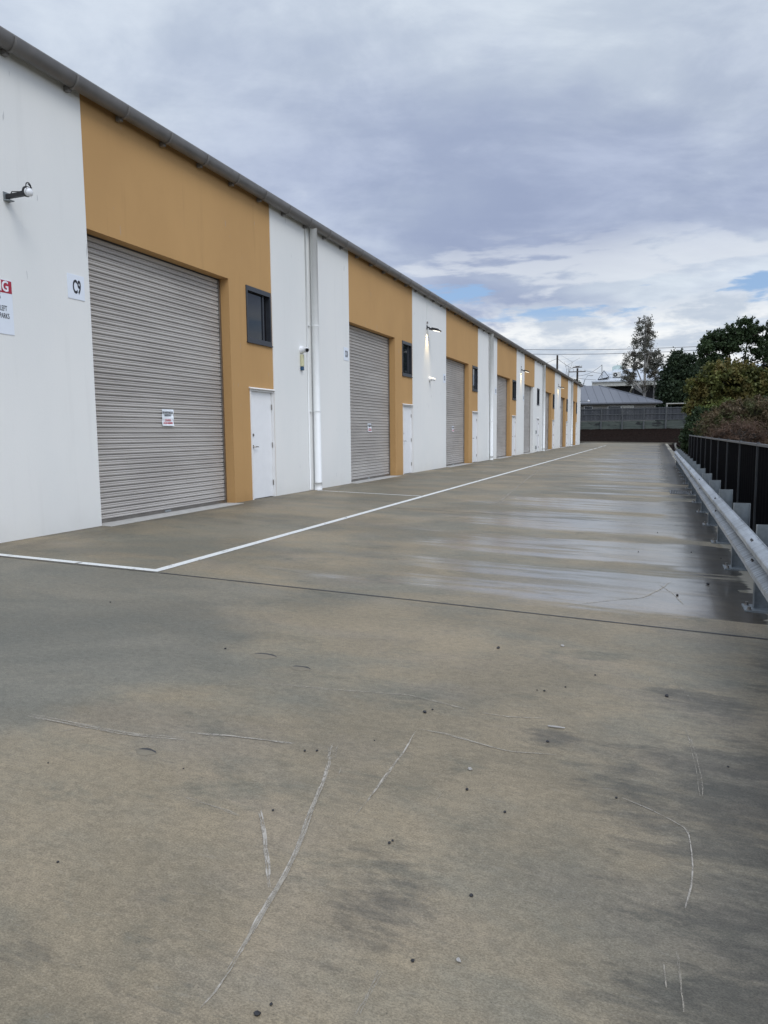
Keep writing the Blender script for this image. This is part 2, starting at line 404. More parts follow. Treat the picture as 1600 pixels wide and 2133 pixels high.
# ------------------------------------------------------------------ mesh helpers
class MB:
    def __init__(s): s.v = []; s.f = []; s.smooth = False
    def poly(s, pts):
        i = len(s.v); s.v += [tuple(p) for p in pts]; s.f.append(tuple(range(i, i + len(pts)))); return s
    def box(s, a, b, mtx=None):
        x0, y0, z0 = a; x1, y1, z1 = b; i = len(s.v)
        p = [(x0, y0, z0), (x1, y0, z0), (x1, y1, z0), (x0, y1, z0), (x0, y0, z1), (x1, y0, z1), (x1, y1, z1), (x0, y1, z1)]
        if mtx is not None: p = [tuple(mtx @ Vector(q)) for q in p]
        s.v += p
        for q in ((0, 3, 2, 1), (4, 5, 6, 7), (0, 1, 5, 4), (1, 2, 6, 5), (2, 3, 7, 6), (3, 0, 4, 7)): s.f.append(tuple(i + k for k in q))
        return s
    def prism(s, prof, axis, a, b, closed=True, caps=True):
        """extrude a 2-D profile along x, y or z; the profile gives the two other coordinates in order"""
        i = len(s.v); n = len(prof)
        for t in (a, b):
            for (p, q) in prof:
                s.v.append({'x': (t, p, q), 'y': (p, t, q), 'z': (p, q, t)}[axis])
        for k in range(n if closed else n - 1):
            k2 = (k + 1) % n; s.f.append((i + k, i + k2, i + n + k2, i + n + k))
        if closed and caps: s.f.append(tuple(i + k for k in range(n))); s.f.append(tuple(i + n + k for k in reversed(range(n))))
        return s
    def tube(s, pts, r, seg=10, caps=True):
        pts = [Vector(p) for p in pts]; rs = r if hasattr(r, '__len__') else [r] * len(pts); i0 = len(s.v)
        for k, p in enumerate(pts):
            t = (pts[min(k + 1, len(pts) - 1)] - pts[max(k - 1, 0)]).normalized()
            ref = Vector((0, 0, 1)) if abs(t.z) < .9 else Vector((1, 0, 0))
            a = t.cross(ref).normalized(); c = t.cross(a)
            for q in range(seg):
                an = 2 * math.pi * q / seg; s.v.append(tuple(p + (a * math.cos(an) + c * math.sin(an)) * rs[k]))
        for k in range(len(pts) - 1):
            for q in range(seg):
                q2 = (q + 1) % seg; a0 = i0 + k * seg; a1 = a0 + seg
                s.f.append((a0 + q, a0 + q2, a1 + q2, a1 + q))
        if caps:
            s.f.append(tuple(i0 + q for q in range(seg))); e = i0 + (len(pts) - 1) * seg; s.f.append(tuple(e + q for q in reversed(range(seg))))
        return s
    def ball(s, c, r, seg=12, rings=8, sc=(1, 1, 1), jit=0):
        i = len(s.v); rnd = random.random
        for a in range(rings + 1):
            th = math.pi * a / rings
            for q in range(seg):
                ph = 2 * math.pi * q / seg; j = 1 + (rnd() - .5) * jit
                s.v.append((c[0] + r * sc[0] * math.sin(th) * math.cos(ph) * j, c[1] + r * sc[1] * math.sin(th) * math.sin(ph) * j, c[2] + r * sc[2] * math.cos(th) * j))
        for a in range(rings):
            for q in range(seg):
                q2 = (q + 1) % seg; s.f.append((i + a * seg + q, i + (a + 1) * seg + q, i + (a + 1) * seg + q2, i + a * seg + q2))
        return s
    def build(s, name, m, parent=None, smooth=False, bevel=0, loc=None):
        me = bpy.data.meshes.new(name); me.from_pydata(s.v, [], s.f); me.update()
        me.materials.append(m)
        if smooth: me.shade_smooth()
        o = bpy.data.objects.new(name, me); COL.objects.link(o)
        if parent: o.parent = parent
        if loc: o.location = loc
        if bevel:
            md = o.modifiers.new('bevel', 'BEVEL'); md.width = bevel; md.segments = 2; md.limit_method = 'ANGLE'
        return o


def tag(o, label=None, cat=None, group=None, kind=None):
    if label: o['label'] = label
    if cat: o['category'] = cat
    if group: o['group'] = group
    if kind: o['kind'] = kind
    return o


def empty(name, loc=(0, 0, 0), rz=0):
    o = bpy.data.objects.new(name, None); COL.objects.link(o); o.location = loc; o.rotation_euler = (0, 0, rz); o.empty_display_size = .2
    return o


def copy_tree(o, parent=None):
    c = o.copy(); COL.objects.link(c); c.parent = parent
    for ch in [q for q in bpy.data.objects if q.parent == o]: copy_tree(ch, c)
    return c


def text(name, body, size, m, parent, loc, rot, sx=1.0, bold=0.0, depth=.002, align='CENTER'):
    cu = bpy.data.curves.new(name, 'FONT'); cu.body = body; cu.size = size; cu.align_x = align; cu.align_y = 'CENTER'
    cu.offset = bold; cu.extrude = depth; cu.resolution_u = 3
    t = bpy.data.objects.new(name + '_tmp', cu); COL.objects.link(t)
    bpy.context.view_layer.update()
    me = bpy.data.meshes.new_from_object(t.evaluated_get(bpy.context.evaluated_depsgraph_get()))
    bpy.data.objects.remove(t); bpy.data.curves.remove(cu)
    for v in me.vertices: v.co.x *= sx
    me.materials.clear(); me.materials.append(m)
    o = bpy.data.objects.new(name, me); COL.objects.link(o); o.parent = parent; o.location = loc; o.rotation_euler = rot
    return o
WROT = (R(90), 0, R(90))       # lettering that lies on the facade, facing +x

# ------------------------------------------------------------------ setting: ground, yard, kerb, bank
XW = -7.106
def gz(x): return -.03 * (x - XW)


gm = MB().poly([(-1500, -1500, -1.2), (1500, -1500, -1.2), (1500, 1500, -1.2), (-1500, 1500, -1.2)])
tag(gm.build('ground', M['soil']), kind='structure')
SLAB_X = 1.12


def fn_noise(x, y, s=0): return noise.noise(Vector((x, y, s)))


def kerb_y(x): return 85.2 + max(0, (x + 7.1)) * .62 if x > XW else 85.2
ys = np.concatenate([np.arange(-14, 0, .5), np.arange(0, 30, .07), np.arange(30, 97, .2)])
xs = np.concatenate([[XW - .6], np.arange(XW, SLAB_X + .001, (SLAB_X - XW) / 72)])
bands = [(6.0, 7.5, -2.9), (8.2, 9.65, -2.9), (10.55, 12.65, -3.1), (13.4, 15.4, -3.5), (16.9, 17.35, -2.5), (18.4, 18.75, -1.6), (19.2, 19.8, -2.2),
         (21.6, 22.7, -2.4), (24.2, 25.2, -2.1), (25.8, 28.0, -2.0), (29.2, 32.8, -2.0), (34.0, 38.2, -2.9), (40.0, 45.5, -2.5), (47.5, 51, -2.8), (53.5, 58, -2.2), (61, 65, -2.6), (69, 74, -2.2), (79, 83, -1.8)]


def sm(x, a, b):
    t = min(1, max(0, (x - a) / (b - a))); return t * t * (3 - 2 * t)


def wetness(x, y):
    if x > .80 + .04 * fn_noise(1, y * 3): return 0.0
    wv = 0
    for (a, b, xl) in bands:
        if a - 2 < y < b + 2:
            e = .14 + (b - a) * .16
            k = sm(y, a - e + .05 * (x + 1), a + e) * (1 - sm(y, b - e + .08 * fn_noise(x * .8, a), b + e))
            k *= sm(x + 1.3 * fn_noise(y * 1.7, x * .3, 4), xl - .6, xl + 2.4) * .95
            wv = max(wv, k)
    if y > 6.0:
        pool = sm(x + .35 * fn_noise(y * 1.1, 7), .0, .55) * sm(y, 6.0, 6.2)
        if y < 8.25: pool *= .85
        for (a, b) in ((7.55, 7.95), (9.8, 10.3), (15.9, 16.8), (19.9, 21.2), (17.5, 19)):
            pool *= 1 - .8 * sm(y, a - .1, a + .1) * (1 - sm(y, b - .1, b + .1))
        wv = max(wv, pool)
    return wv


def dampness(x, y):
    d = sm(x + .3 * fn_noise(y * 1.2, x), -.5, .35) * (1 - sm(y, 3.3, 4.2)) * .9
    d = max(d, sm(x, .35, .75) * (1 - sm(y, 5.4, 5.6)) * .85)
    d = max(d, .9 * math.exp(-((x - .25) / .35) ** 2 - ((y - 4.0) / .35) ** 2))
    d = max(d, .55 * sm(x, -1.0, .3) * math.exp(-((y - 3.3) / .35) ** 2))
    d = max(d, .75 * math.exp(-((x + .75) / .22) ** 2 - ((y - 1.85) / .4) ** 2))
    for (a, b, r) in ((-2.249, 3.82, .09), (-1.939, 3.71, .08), (-1.336, 1.48, .05), (-1.56, 1.33, .1), (-.425, 3.33, .16)):
        d = max(d, .9 * math.exp(-((x - a) / r) ** 2 - ((y - b) / r) ** 2))
    return d


nx, ny = len(xs), len(ys)
verts = [(x, min(y, kerb_y(x)), gz(x) if x > XW else 0.0) for y in ys for x in xs]
faces = [(j * nx + i, j * nx + i + 1, (j + 1) * nx + i + 1, (j + 1) * nx + i) for j in range(ny - 1) for i in range(nx - 1) if ys[j] < kerb_y(xs[i])]
me = bpy.data.meshes.new('concrete_pavement'); me.from_pydata(verts, [], faces); me.update()
me.attributes.new('wet', 'FLOAT', 'POINT').data.foreach_set('value', [wetness(x, y) for y in ys for x in xs])
me.attributes.new('damp', 'FLOAT', 'POINT').data.foreach_set('value', [dampness(x, y) if y < 6.5 else 0 for y in ys for x in xs])
me.materials.append(M['pave'])
pave = bpy.data.objects.new('concrete_pavement', me); COL.objects.link(pave); tag(pave, kind='structure')
MB().box((SLAB_X - .02, -14, -1.2), (SLAB_X - .003, 88, gz(SLAB_X) - .004)).build('slab_edge', M['kerb'], pave)


def strip(pts, wd, z=.004, jit=0.0, mb=None):
    """flat ribbon laid on the sloping yard"""
    mb = mb or MB(); L = []
    P2 = [Vector((p[0], p[1], 0)) for p in pts]; out = []
    for k in range(len(P2) - 1):
        n = max(1, int((P2[k + 1] - P2[k]).length / (.05 if jit else 2)))
        out += [P2[k].lerp(P2[k + 1], q / n) for q in range(n)]
    out.append(P2[-1]); i = len(mb.v)
    for k, p in enumerate(out):
        t = (out[min(k + 1, len(out) - 1)] - out[max(0, k - 1)]).normalized(); nrm = Vector((-t.y, t.x, 0)); ww = wd * (1 + jit * (random.random() - .5))
        if jit and k in (0, len(out) - 1): ww *= .3
        for s_ in (-.5, .5):
            q = p + nrm * ww * s_ + nrm * (jit * .15 * wd * (random.random() - .5)); mb.v.append((q.x, q.y, gz(q.x) + z))
    for k in range(len(out) - 1): mb.f.append((i + 2 * k, i + 2 * k + 1, i + 2 * k + 3, i + 2 * k + 2))
    return mb


strip([(-4.5, 5.67), (-4.5, 56.0)], .10).build('painted_line', M['paint'], pave)
strip([(XW + .05, 5.60), (-4.45, 5.64)], .09, .005).build('painted_line', M['paint'], pave)
for (a, b) in ((57, 60.5), (61.5, 66), (67.5, 71)): strip([(-4.5, a), (-4.5, b)], .10).build('painted_line', M['paint'], pave)
for y in (14.22, 23.4, 32.0, 40.2, 48.4, 57.0, 65.5): strip([(-6.95, y), (-4.56, y - .03)], .07).build('painted_line', M['paintworn'] if y > 15 else M['paint'], pave)
strip([(-4.43, 5.575), (-2, 5.57), (SLAB_X, 5.53)], .022, .003, .5).build('joint', M['jointm'], pave)
strip([(-7.05, 5.52), (-4.43, 5.56)], .012, .003, .5).build('joint', M['jointm'], pave)
strip([(-4.4, 11.9), (SLAB_X - .3, 11.82)], .012, .003, .9).build('joint', M['jointm'], pave)
for y in (22.5, 33, 44, 55, 66): strip([(-4.4, y), (SLAB_X, y)], .02, .003).build('joint', M['jointm'], pave)
SC = {'main': [(-1.327, 2.796), (-1.269, 2.661), (-1.225, 2.52), (-1.198, 2.407), (-1.158, 2.253), (-1.101, 2.048), (-1.071, 1.891), (-1.055, 1.772), (-1.041, 1.665), (-1.02, 1.532), (-1.012, 1.428), (-1.018, 1.36)],
      'b': [(-1.348, 2.218), (-1.265, 2.106), (-1.168, 1.961), (-1.085, 1.834)],
      'c': [(-2.828, 2.549), (-2.533, 2.552), (-2.235, 2.563), (-1.962, 2.623)],
      'd': [(-2.023, 2.67), (-1.803, 2.73), (-1.615, 2.754), (-1.495, 2.767)],
      'e': [(-1.028, 3.123), (-1.008, 2.87), (-1.009, 2.633), (-1.001, 2.43)],
      'e2': [(-1.006, 2.772), (-.998, 2.551), (-1.003, 2.318)],
      'f': [(-.09, 2.838), (.008, 2.793), (.092, 2.737), (.146, 2.691), (.151, 2.564), (.152, 2.447), (.142, 2.336), (.12, 2.221)],
      'g': [(-.799, 3.454), (-.653, 3.457), (-.473, 3.515)],
      'h': [(-1.027, 3.136), (-.886, 3.138), (-.716, 3.098), (-.579, 3.071), (-.375, 3.117)],
      'i': [(-2.361, 3.218), (-1.976, 3.387), (-1.542, 3.456), (-1.213, 3.538), (-1.07, 3.511), (-.852, 3.465)],
      'j': [(-1.699, 2.197), (-1.556, 2.18), (-1.394, 2.156)],
      'k': [(-.643, 1.647), (-.643, 1.56), (-.642, 1.48)],
      'l': [(.121, 4.431), (.18, 4.205), (.232, 4.001)],
      'm': [(.154, 3.733), (.179, 3.534), (.193, 3.378), (.207, 3.143), (.206, 2.973)],
      'n': [(.092, 2.021), (.096, 1.909), (.1, 1.794)], 'o': [(.06, 1.95), (.066, 1.862)],
      'tyre': [(-4.261, 33.55), (-3.854, 25.25), (-2.997, 15.6), (-2.868, 13.96)],
      'p': [(.172, 7.374), (.084, 6.989), (-.074, 6.504), (-.301, 6.303), (-.656, 5.922)],
      'q': [(.042, 7.194), (.163, 6.815), (.248, 6.376)]}
WD = {'main': .011, 'b': .009, 'c': .020, 'd': .012, 'f': .0042, 'e': .005, 'h': .009, 'g': .008, 'tyre': .05, 'p': .014, 'k': .014}
strong, faint = MB(), MB()
BUN = {'main': (8, .0078, .0046), 'b': (6, .0065, .004), 'd': (5, .008, .004), 'c': (9, .014, .004), 'f': (3, .0018, .0032), 'e': (2, .003, .003), 'e2': (2, .004, .003), 'h': (4, .006, .003), 'g': (3, .006, .003),
       'i': (3, .010, .003), 'j': (3, .008, .003), 'k': (4, .007, .003), 'l': (2, .004, .003), 'm': (3, .010, .003), 'n': (2, .004, .003), 'o': (2, .003, .003), 'tyre': (3, .03, .02), 'p': (3, .008, .007), 'q': (2, .006, .006)}
for k, p in SC.items():
    nb, sp, wd = BUN[k]
    for q in range(nb):
        P3 = [Vector((a, b, 0)) for a, b in p]; L = len(P3); a0 = random.uniform(0, .25) if q else 0; a1 = random.uniform(.7, 1) if q > 1 else 1
        pts = []; m_ = 14 if k != 'tyre' else 6; dr = random.uniform(-1, 1)
        for e in range(m_):
            t = (a0 + (a1 - a0) * e / (m_ - 1)) * (L - 1); i0 = min(int(t), L - 2); v = P3[i0].lerp(P3[i0 + 1], t - i0); tg = (P3[i0 + 1] - P3[i0]).normalized()
            dr = max(-1, min(1, dr + random.uniform(-.35, .35))); v = v + Vector((-tg.y, tg.x, 0)) * sp * dr; pts.append((v.x, v.y))
        strip(pts, wd * random.uniform(.6, 1.3), .0025 + .0002 * q, .9, strong if (k in ('main', 'b') and q < 5) or (k in ('d', 'f') and q < 4) or (k in ('c', 'h', 'e') and q < 2) else faint)
for k in range(9): strip([(-1.345 + .006 * k + random.uniform(-.01, .01), 2.83 + random.uniform(-.05, .03)), (-1.31 + .006 * k, 2.74 + random.uniform(-.06, .02))], .006, .0025, .9, faint)
for k in range(24):     # hairline scuffs
    a, b = random.uniform(-2.6, .6), random.uniform(1.5, 5.2); an = random.choice([random.gauss(1.5, .3), random.gauss(.1, .25)]); L = random.uniform(.03, .13)
    strip([(a, b), (a + L * math.cos(an), b + L * math.sin(an))], random.uniform(.002, .006), .0025, .9, faint)
strong.build('scratch_marks', M['scratch'], pave); faint.build('scratch_marks', M['scratchfaint'], pave)
# surface chips: shallow broken edges in the concrete
for (a, b, r) in ((-2.245, 3.79, .085), (-1.935, 3.68, .065), (-2.05, 2.44, .05)):
    mb = MB(); n = 11
    pts = [(a + r * (1 + .3 * math.sin(3 * t)) * math.cos(t), b + r * .55 * math.sin(t)) for t in [2 * math.pi * k / n for k in range(n)]]
    for k in range(n):
        p, q = pts[k], pts[(k + 1) % n]; mb.poly([(p[0], p[1], gz(p[0]) + .001), (q[0], q[1], gz(q[0]) + .001), (a, b, gz(a) + .007)])
    mb.build('concrete_chip', M['chip'], pave)
    strip([(a + r * 1.05 * math.cos(t), b + r * .62 * math.sin(t)) for t in np.linspace(.5, 2.6, 7)], .013, .002, .9).build('concrete_chip', M['jointm'], pave)
# kerb at the far end, running back along the right-hand edge
km = MB(); kp = [(XW - 20, 85.2)] + [(x, kerb_y(x)) for x in np.linspace(XW, 1.2, 6)] + [(1.75, 90.6), (1.95, 89.6), (1.75, 84), (1.45, 70), (1.3, 55), (1.14, 36.2)]
for k in range(len(kp) - 1):
    a, b = Vector((*kp[k], 0)), Vector((*kp[k + 1], 0)); t = (b - a).normalized(); nr = Vector((-t.y, t.x, 0)) * .15
    q = [a, b, b + nr, a + nr]; z = [gz(max(XW, p.x)) for p in q]
    lo = [(p.x, p.y, -1.2) for p in q]; hi = [(p.x, p.y, zz_ + .13) for p, zz_ in zip(q, z)]
    km.poly(hi)
    for e in range(4): e2 = (e + 1) % 4; km.poly([lo[e], lo[e2], hi[e2], hi[e]])
tag(km.build('kerb', M['kerb']), kind='structure')

# mulch bank rising to the retaining wall, and the strip under the fence
BY = 100.0
mb = MB(); gx = np.linspace(-30, 34, 160); gt = np.linspace(0, 1, 40); idx = {}
for j, t in enumerate(gt):
    for i, x in enumerate(gx):
        y0 = kerb_y(min(max(x, XW), 1.2)) + .15; y = y0 + (BY - y0) * t
        base = (-.2 + 1.75 * t ** .9)
        z = base + .09 * fn_noise(x * 1.3, y * 1.3) + .05 * fn_noise(x * 5, y * 5) + (.09 if .44 < t < .5 else 0) - (.14 if .5 <= t < .55 else 0)
        mb.v.append((x, y, z))
for j in range(len(gt) - 1):
    for i in range(len(gx) - 1): a = j * len(gx) + i; mb.f.append((a, a + 1, a + 1 + len(gx), a + len(gx)))
tag(mb.build('mulch_bank', M['mulch']), kind='structure')
mb = MB(); mb.box((SLAB_X + .001, -14, -1.15), (2.3, 34.1, -.36)); mb.box((2.3, -14, -1.14), (40, 34.0, -.30)); mb.box((2.0, 34.1, -1.13), (40, 91.5, -.25)); mb.box((1.16, 34.2, -1.12), (1.999, 91, -.37))
tag(mb.build('garden_bed', M['mulch']), kind='structure')
tag(MB().box((-400, BY + .35, -1.1), (400, 900, 2.55)).build('terrain', M['soil']), kind='structure')

# ------------------------------------------------------------------ warehouse building
bld = empty('warehouse_building', (XW, 30, 0))
tag(bld, 'long white and ochre rendered warehouse row with roller shutters and grey gutter', 'building')
bld.location = (0, 0, 0)
WT, TOP = .26, 5.66


def panel(name, m, xf, y0, y1, z0, z1, holes, d=WT):
    """wall panel in the plane x = xf with rectangular openings (ya, yb, za, zb) and real reveals d deep"""
    Y = sorted({y0, y1, *[v for h in holes for v in h[:2]]}); Z = sorted({z0, z1, *[v for h in holes for v in h[2:]]})
    inside = lambda y, z: any(h[0] < y < h[1] and h[2] < z < h[3] for h in holes)
    mb = MB(); cell = {}
    for i in range(len(Y) - 1):
        for j in range(len(Z) - 1):
            cell[i, j] = not inside((Y[i] + Y[i + 1]) / 2, (Z[j] + Z[j + 1]) / 2)
    for (i, j), solid in cell.items():
        if not solid: continue
        a, b, c, e = Y[i], Y[i + 1], Z[j], Z[j + 1]
        mb.poly([(xf, a, c), (xf, b, c), (xf, b, e), (xf, a, e)])
        if not cell.get((i - 1, j), False): mb.poly([(xf - d, a, c), (xf, a, c), (xf, a, e), (xf - d, a, e)])
        if not cell.get((i + 1, j), False): mb.poly([(xf, b, c), (xf - d, b, c), (xf - d, b, e), (xf, b, e)])
        if not cell.get((i, j + 1), False): mb.poly([(xf, a, e), (xf, b, e), (xf - d, b, e), (xf - d, a, e)])
        if not cell.get((i, j - 1), False): mb.poly([(xf, b, c), (xf, a, c), (xf - d, a, c), (xf - d, b, c)])
    return mb.build(name, m, bld)


# unit: opening left, opening right, orange right, window (a, b), door (a, b)
UN = [dict(l=7.81, o=11.20, r=12.70, w=(11.76, 12.66), d=(11.80, 12.68)),
      dict(l=16.48, o=19.80, r=21.37, w=(20.42, 21.30), d=(20.45, 21.34)),
      dict(l=25.14, o=28.50, r=30.03, w=(29.08, 29.98), d=(29.10, 30.00)),
      dict(l=33.86, o=37.20, r=38.88, w=(37.78, 38.80), d=(37.75, 38.80)),
      dict(l=41.29, o=44.55, r=44.90, w=(45.90, 46.82), d=(45.90, 46.90), white=True),
      dict(l=49.25, o=52.50, r=54.20, w=(53.25, 54.15), d=(53.20, 54.15)),
      dict(l=57.72, o=60.80, r=62.50, w=(61.60, 62.45), d=(61.55, 62.45)),
      dict(l=66.24, o=68.60, r=70.00, w=(69.20, 69.95), d=(69.15, 69.95))]
END = 73.1
OH, SH = 3.95, .20            # opening height, shutter set-back
XO = XW - .014                # ochre face sits behind the white one
prev = -14.0
for k, u in enumerate(UN):
    hs = [] if k == 0 else ([(UN[k - 1]['w'][0], UN[k - 1]['w'][1], 2.94, 3.95), (UN[k - 1]['d'][0], UN[k - 1]['d'][1], -.35, 2.08)] if UN[k - 1].get('white') else [])
    panel('wall', M['white'], XW, prev, u['l'], -.35, TOP, hs)
    hs = [(u['l'] + .0005, u['o'], -.35, OH)]
    if not u.get('white'): hs += [(u['w'][0], u['w'][1], 2.94, 3.95), (u['d'][0], u['d'][1], -.35, 2.08)]
    if u.get('white'):
        panel('wall', M['orange'], XO, u['l'], u['r'], OH, TOP, [])
        panel('wall', M['white'], XO, u['o'], u['r'], -.35, OH - .001, [])
    else: panel('wall', M['orange'], XO, u['l'], u['r'], -.35, TOP, hs)
    prev = u['r']
panel('wall', M['white'], XW, prev, END, -.35, TOP, [])
MB().box((-30, END - .25, -.35), (XW - .02, END - .002, 5.6)).build('wall', M['white'], bld)
MB().box((-29.8, -13.9, -.34), (XW - .62, END - .3, 5.5)).build('interior', M['darkwall'], bld)
# unseen sheet behind the jambs so that no light leaks in round the shutters
MB().poly([(XW - .32, -14, -.35), (XW - .32, END - .3, -.35), (XW - .32, END - .3, 5.6), (XW - .32, -14, 5.6)]).build('light_stop', M['darkwall'], bld)
MB().prism([(XW + .05, 5.80), (XW + .05, 5.75), (-30, 6.85), (-30, 6.90)], 'y', -14.2, END + .25).build('roof', M['gutter'], bld)
MB().box((XW - .10, -14, 5.665), (XW + .012, END + .1, 5.83)).build('fascia', M['fascia'], bld)

gx0, gz0, gr = XW + .115, 5.70, .10
prof = [(gx0 + gr * math.cos(a), gz0 + gr * 1.35 * math.sin(a)) for a in [math.pi * (1 + k / 16) for k in range(17)]]
prof = prof + [(gx0 + gr, gz0 + .02), (gx0 + gr - .012, gz0 + .02)] + [(gx0 + (gr - .008) * math.cos(a), gz0 + (gr - .008) * 1.35 * math.sin(a)) for a in [math.pi * (2 - k / 16) for k in range(17)]]
g = MB().prism(prof, 'y', -14.1, END + .3).build('gutter', M['gutter'], bld, smooth=True)
g.data.shade_smooth() if False else None
pr2 = [(gx0 + (gr + .007) * math.cos(a), gz0 + (gr + .007) * 1.35 * math.sin(a)) for a in [math.pi * (1.02 + k / 16 * .98) for k in range(17)]]
pr2 = pr2 + [(gx0 + (gr + .001) * math.cos(a), gz0 + (gr + .001) * 1.35 * math.sin(a)) for a in [math.pi * (2 - k / 16 * .98) for k in range(17)]]
br = MB().prism(pr2, 'y', -.016, .016); br.box((XW + .002, -.03, 5.535), (XW + .075, .03, 5.60)); br0 = br.build('gutter_bracket', M['gutter'], g)
y = 6.63; first = True
while y < END:
    o = br0 if first else br0.copy()
    if not first: COL.objects.link(o)
    first = False; o.parent = g; o.location = (0, y, 0); y += .936

# roller doors
PITCH = .0765


def roller(u):
    a, b = u['l'], u['o']; xs_ = XO - SH
    P_ = []
    z = .045
    while z < OH + .12:
        P_ += [(-.030, z), (-.006, z + .004), (.002, z + .014), (.002, z + .026), (-.003, z + .034), (-.002, z + .040), (.005, z + .050), (.004, z + .058), (-.004, z + .063), (-.030, z + .066)]
        z += PITCH
    mb = MB(); i = 0
    for yy in (a - .03, b + .03):
        for (p, zz_) in P_: mb.v.append((xs_ + p, yy, zz_))
    n = len(P_)
    for k in range(n - 1): mb.f.append((k, n + k, n + k + 1, k + 1))
    rd = mb.build('roller_door', M['shutter'], bld)
    MB().box((xs_ - .03, a - .03, .002), (xs_ + .014, b - .03, .046)).build('bottom_rail', M['metal'], rd)
    MB().box((xs_ - .05, b - .045, .0), (xs_ + .03, b - .003, OH - .004)).build('guide', M['metal'], rd)
    mb = MB(); mb.box((xs_ + .0142, (a + b) / 2 - .075, .012), (xs_ + .022, (a + b) / 2 + .075, .040)); mb.tube([(xs_ + .022, (a + b) / 2 - .02, .026), (xs_ + .03, (a + b) / 2 - .02, .026)], .01)
    mb.build('lock', M['galv'], rd)
    mb = MB().tube([(xs_ - .10, a + .01, OH + .10), (xs_ - .10, b - .01, OH + .10)], .16, 16); mb.build('drum', M['darkmetal'], rd, smooth=True)
    return rd


def door(u):
    a, b = u['d']; white = u.get('white'); xf = (XW if white else XO); d0 = xf - .03
    dr = MB().box((d0 - .045, a + .045, .012), (d0, b - .045, 2.035)).build('door', M['door'], bld)
    fr = MB().box((xf - .12, a, 0), (xf + .012, a + .04, 2.08)); fr.box((xf - .12, b - .04, 0), (xf + .012, b, 2.08)); fr.box((xf - .12, a + .0402, 2.04), (xf + .012, b - .0402, 2.08))
    fr.build('frame', M['frame'], dr)
    hd = MB().prism([(xf + .002, 2.11), (xf + .002, 2.085), (xf + .055, 2.075), (xf + .06, 2.082)], 'y', a - .03, b + .02); hd.build('drip_cap', M['frame'], dr)
    for z in (.28, 1.02, 1.76): MB().tube([(d0 + .012, b - .046, z - .05), (d0 + .012, b - .046, z + .05)], .011, 8).build('hinge', M['metal'], dr)
    yh = a + .11
    mb = MB().tube([(d0, yh, 1.0), (d0 + .012, yh, 1.0)], .032, 16); mb.tube([(d0 + .012, yh, 1.0), (d0 + .055, yh, 1.0), (d0 + .06, yh + .03, 1.0), (d0 + .058, yh + .12, .995)], [.011, .011, .012, .009], 10)
    mb.build('handle', M['metal'], dr, smooth=True)
    MB().tube([(d0, yh + .01, 1.22), (d0 + .018, yh + .01, 1.22)], .026, 16).build('deadbolt', M['metal'], dr)
    MB().box((d0 - .001, a + .046, .97), (d0 + .005, a + .052, 1.03)).build('latch_plate', M['darkmetal'], dr)
    return dr


def window(u):
    a, b = u['w']; z0, z1 = 2.94, 3.95; xf = (XW if u.get('white') else XO)
    fr = MB()
    for (p, q, r_, s_) in ((a, a + .045, z0, z1), (b - .045, b, z0, z1), (a + .045, b - .045, z0, z0 + .075), (a + .045, b - .045, z1 - .085, z1)):
        fr.box((xf - .09, p + .0004, r_ + .0004), (xf + .018, q - .0004, s_ - .0004))
    fr.box((xf - .075, b - .235, z0 + .0755), (xf - .035, b - .195, z1 - .0855))
    wn = fr.build('window', M['alu_dark'], bld)
    MB().box((xf - .062, a + .046, z0 + .076), (xf - .054, b - .236, z1 - .086)).build('pane', M['glass'], wn); MB().box((xf - .088, b - .194, z0 + .076), (xf - .082, b - .046, z1 - .086)).build('pane', M['black'], wn)
    MB().box((xf - .02, a - .01, z0 - .022), (xf + .035, b + .012, z0 - .0006)).build('sill', M['alu_dark'], wn)


for u in UN:
    roller(u); door(u); window(u)
    MB().box((XO - .30, u['l'] + .001, -.2), (XW + .16, u['o'] - .002, .0005)).build('threshold', M['pale'], bld)

# downpipes
for i, py in enumerate((14.40, 32.25, 48.30, 64.85)):
    px_ = XW + .10; rr = .078
    dp = MB().tube([(px_, py, gz(px_)), (px_, py, 5.66)], rr, 20).build('downpipe', M['pvc'], bld, smooth=True)
    MB().tube([(px_, py, .0), (px_, py, .16)], rr + .008, 20).build('collar', M['pvc'], dp, smooth=True)
    for z in (1.72, 3.55): 
        mb = MB().tube([(px_, py, z - .012), (px_, py, z + .012)], rr + .006, 20); mb.box((XW - .001, py - .22, z - .012), (XW + .03, py - .09, z + .012)); mb.build('clip', M['pvc'], dp)
    MB().tube([(XW + .016, py - .23, .02), (XW + .016, py - .23, 5.55)], .016, 10).build('conduit', M['pvc'], dp, smooth=True)

# ------------------------------------------------------------------ things fixed to the wall
UNIT = ['C9', 'C10', 'C11', 'C12', 'C13', 'C14', 'C15', 'C16']
SY = [(7.42, 7.71), (16.12, 16.41), (24.75, 25.05), (33.42, 33.72), (40.92, 41.2), (48.85, 49.13), (57.3, 57.58), (65.8, 66.1)]
for nm, (a, b) in zip(UNIT, SY):
    c = (a + b) / 2; s = empty('unit_sign', (XW, c, 3.145))
    MB().box((.001, a - c, -.155), (.007, b - c, .155)).build('plate', M['sign'], s, bevel=.001)
    text('lettering', nm, .235 if len(nm) == 2 else .21, M['ink'], s, (.008, .01, -.005), WROT, .50 if len(nm) == 2 else .42, .006)
    tag(s, {'C9': 'small white plate reading C9 beside the nearest roller shutter', 'C10': 'small white plate reading C10 beside the second roller shutter from the camera'}.get(nm, f'small white unit plate reading {nm} left of its roller shutter'), 'sign', 'unit number plates on the warehouse wall')
s = empty('parking_sign', (XW, 6.55, 2.41))
tag(s, 'white wall sign with red header band and black capitals, cut off by the left edge', 'sign')
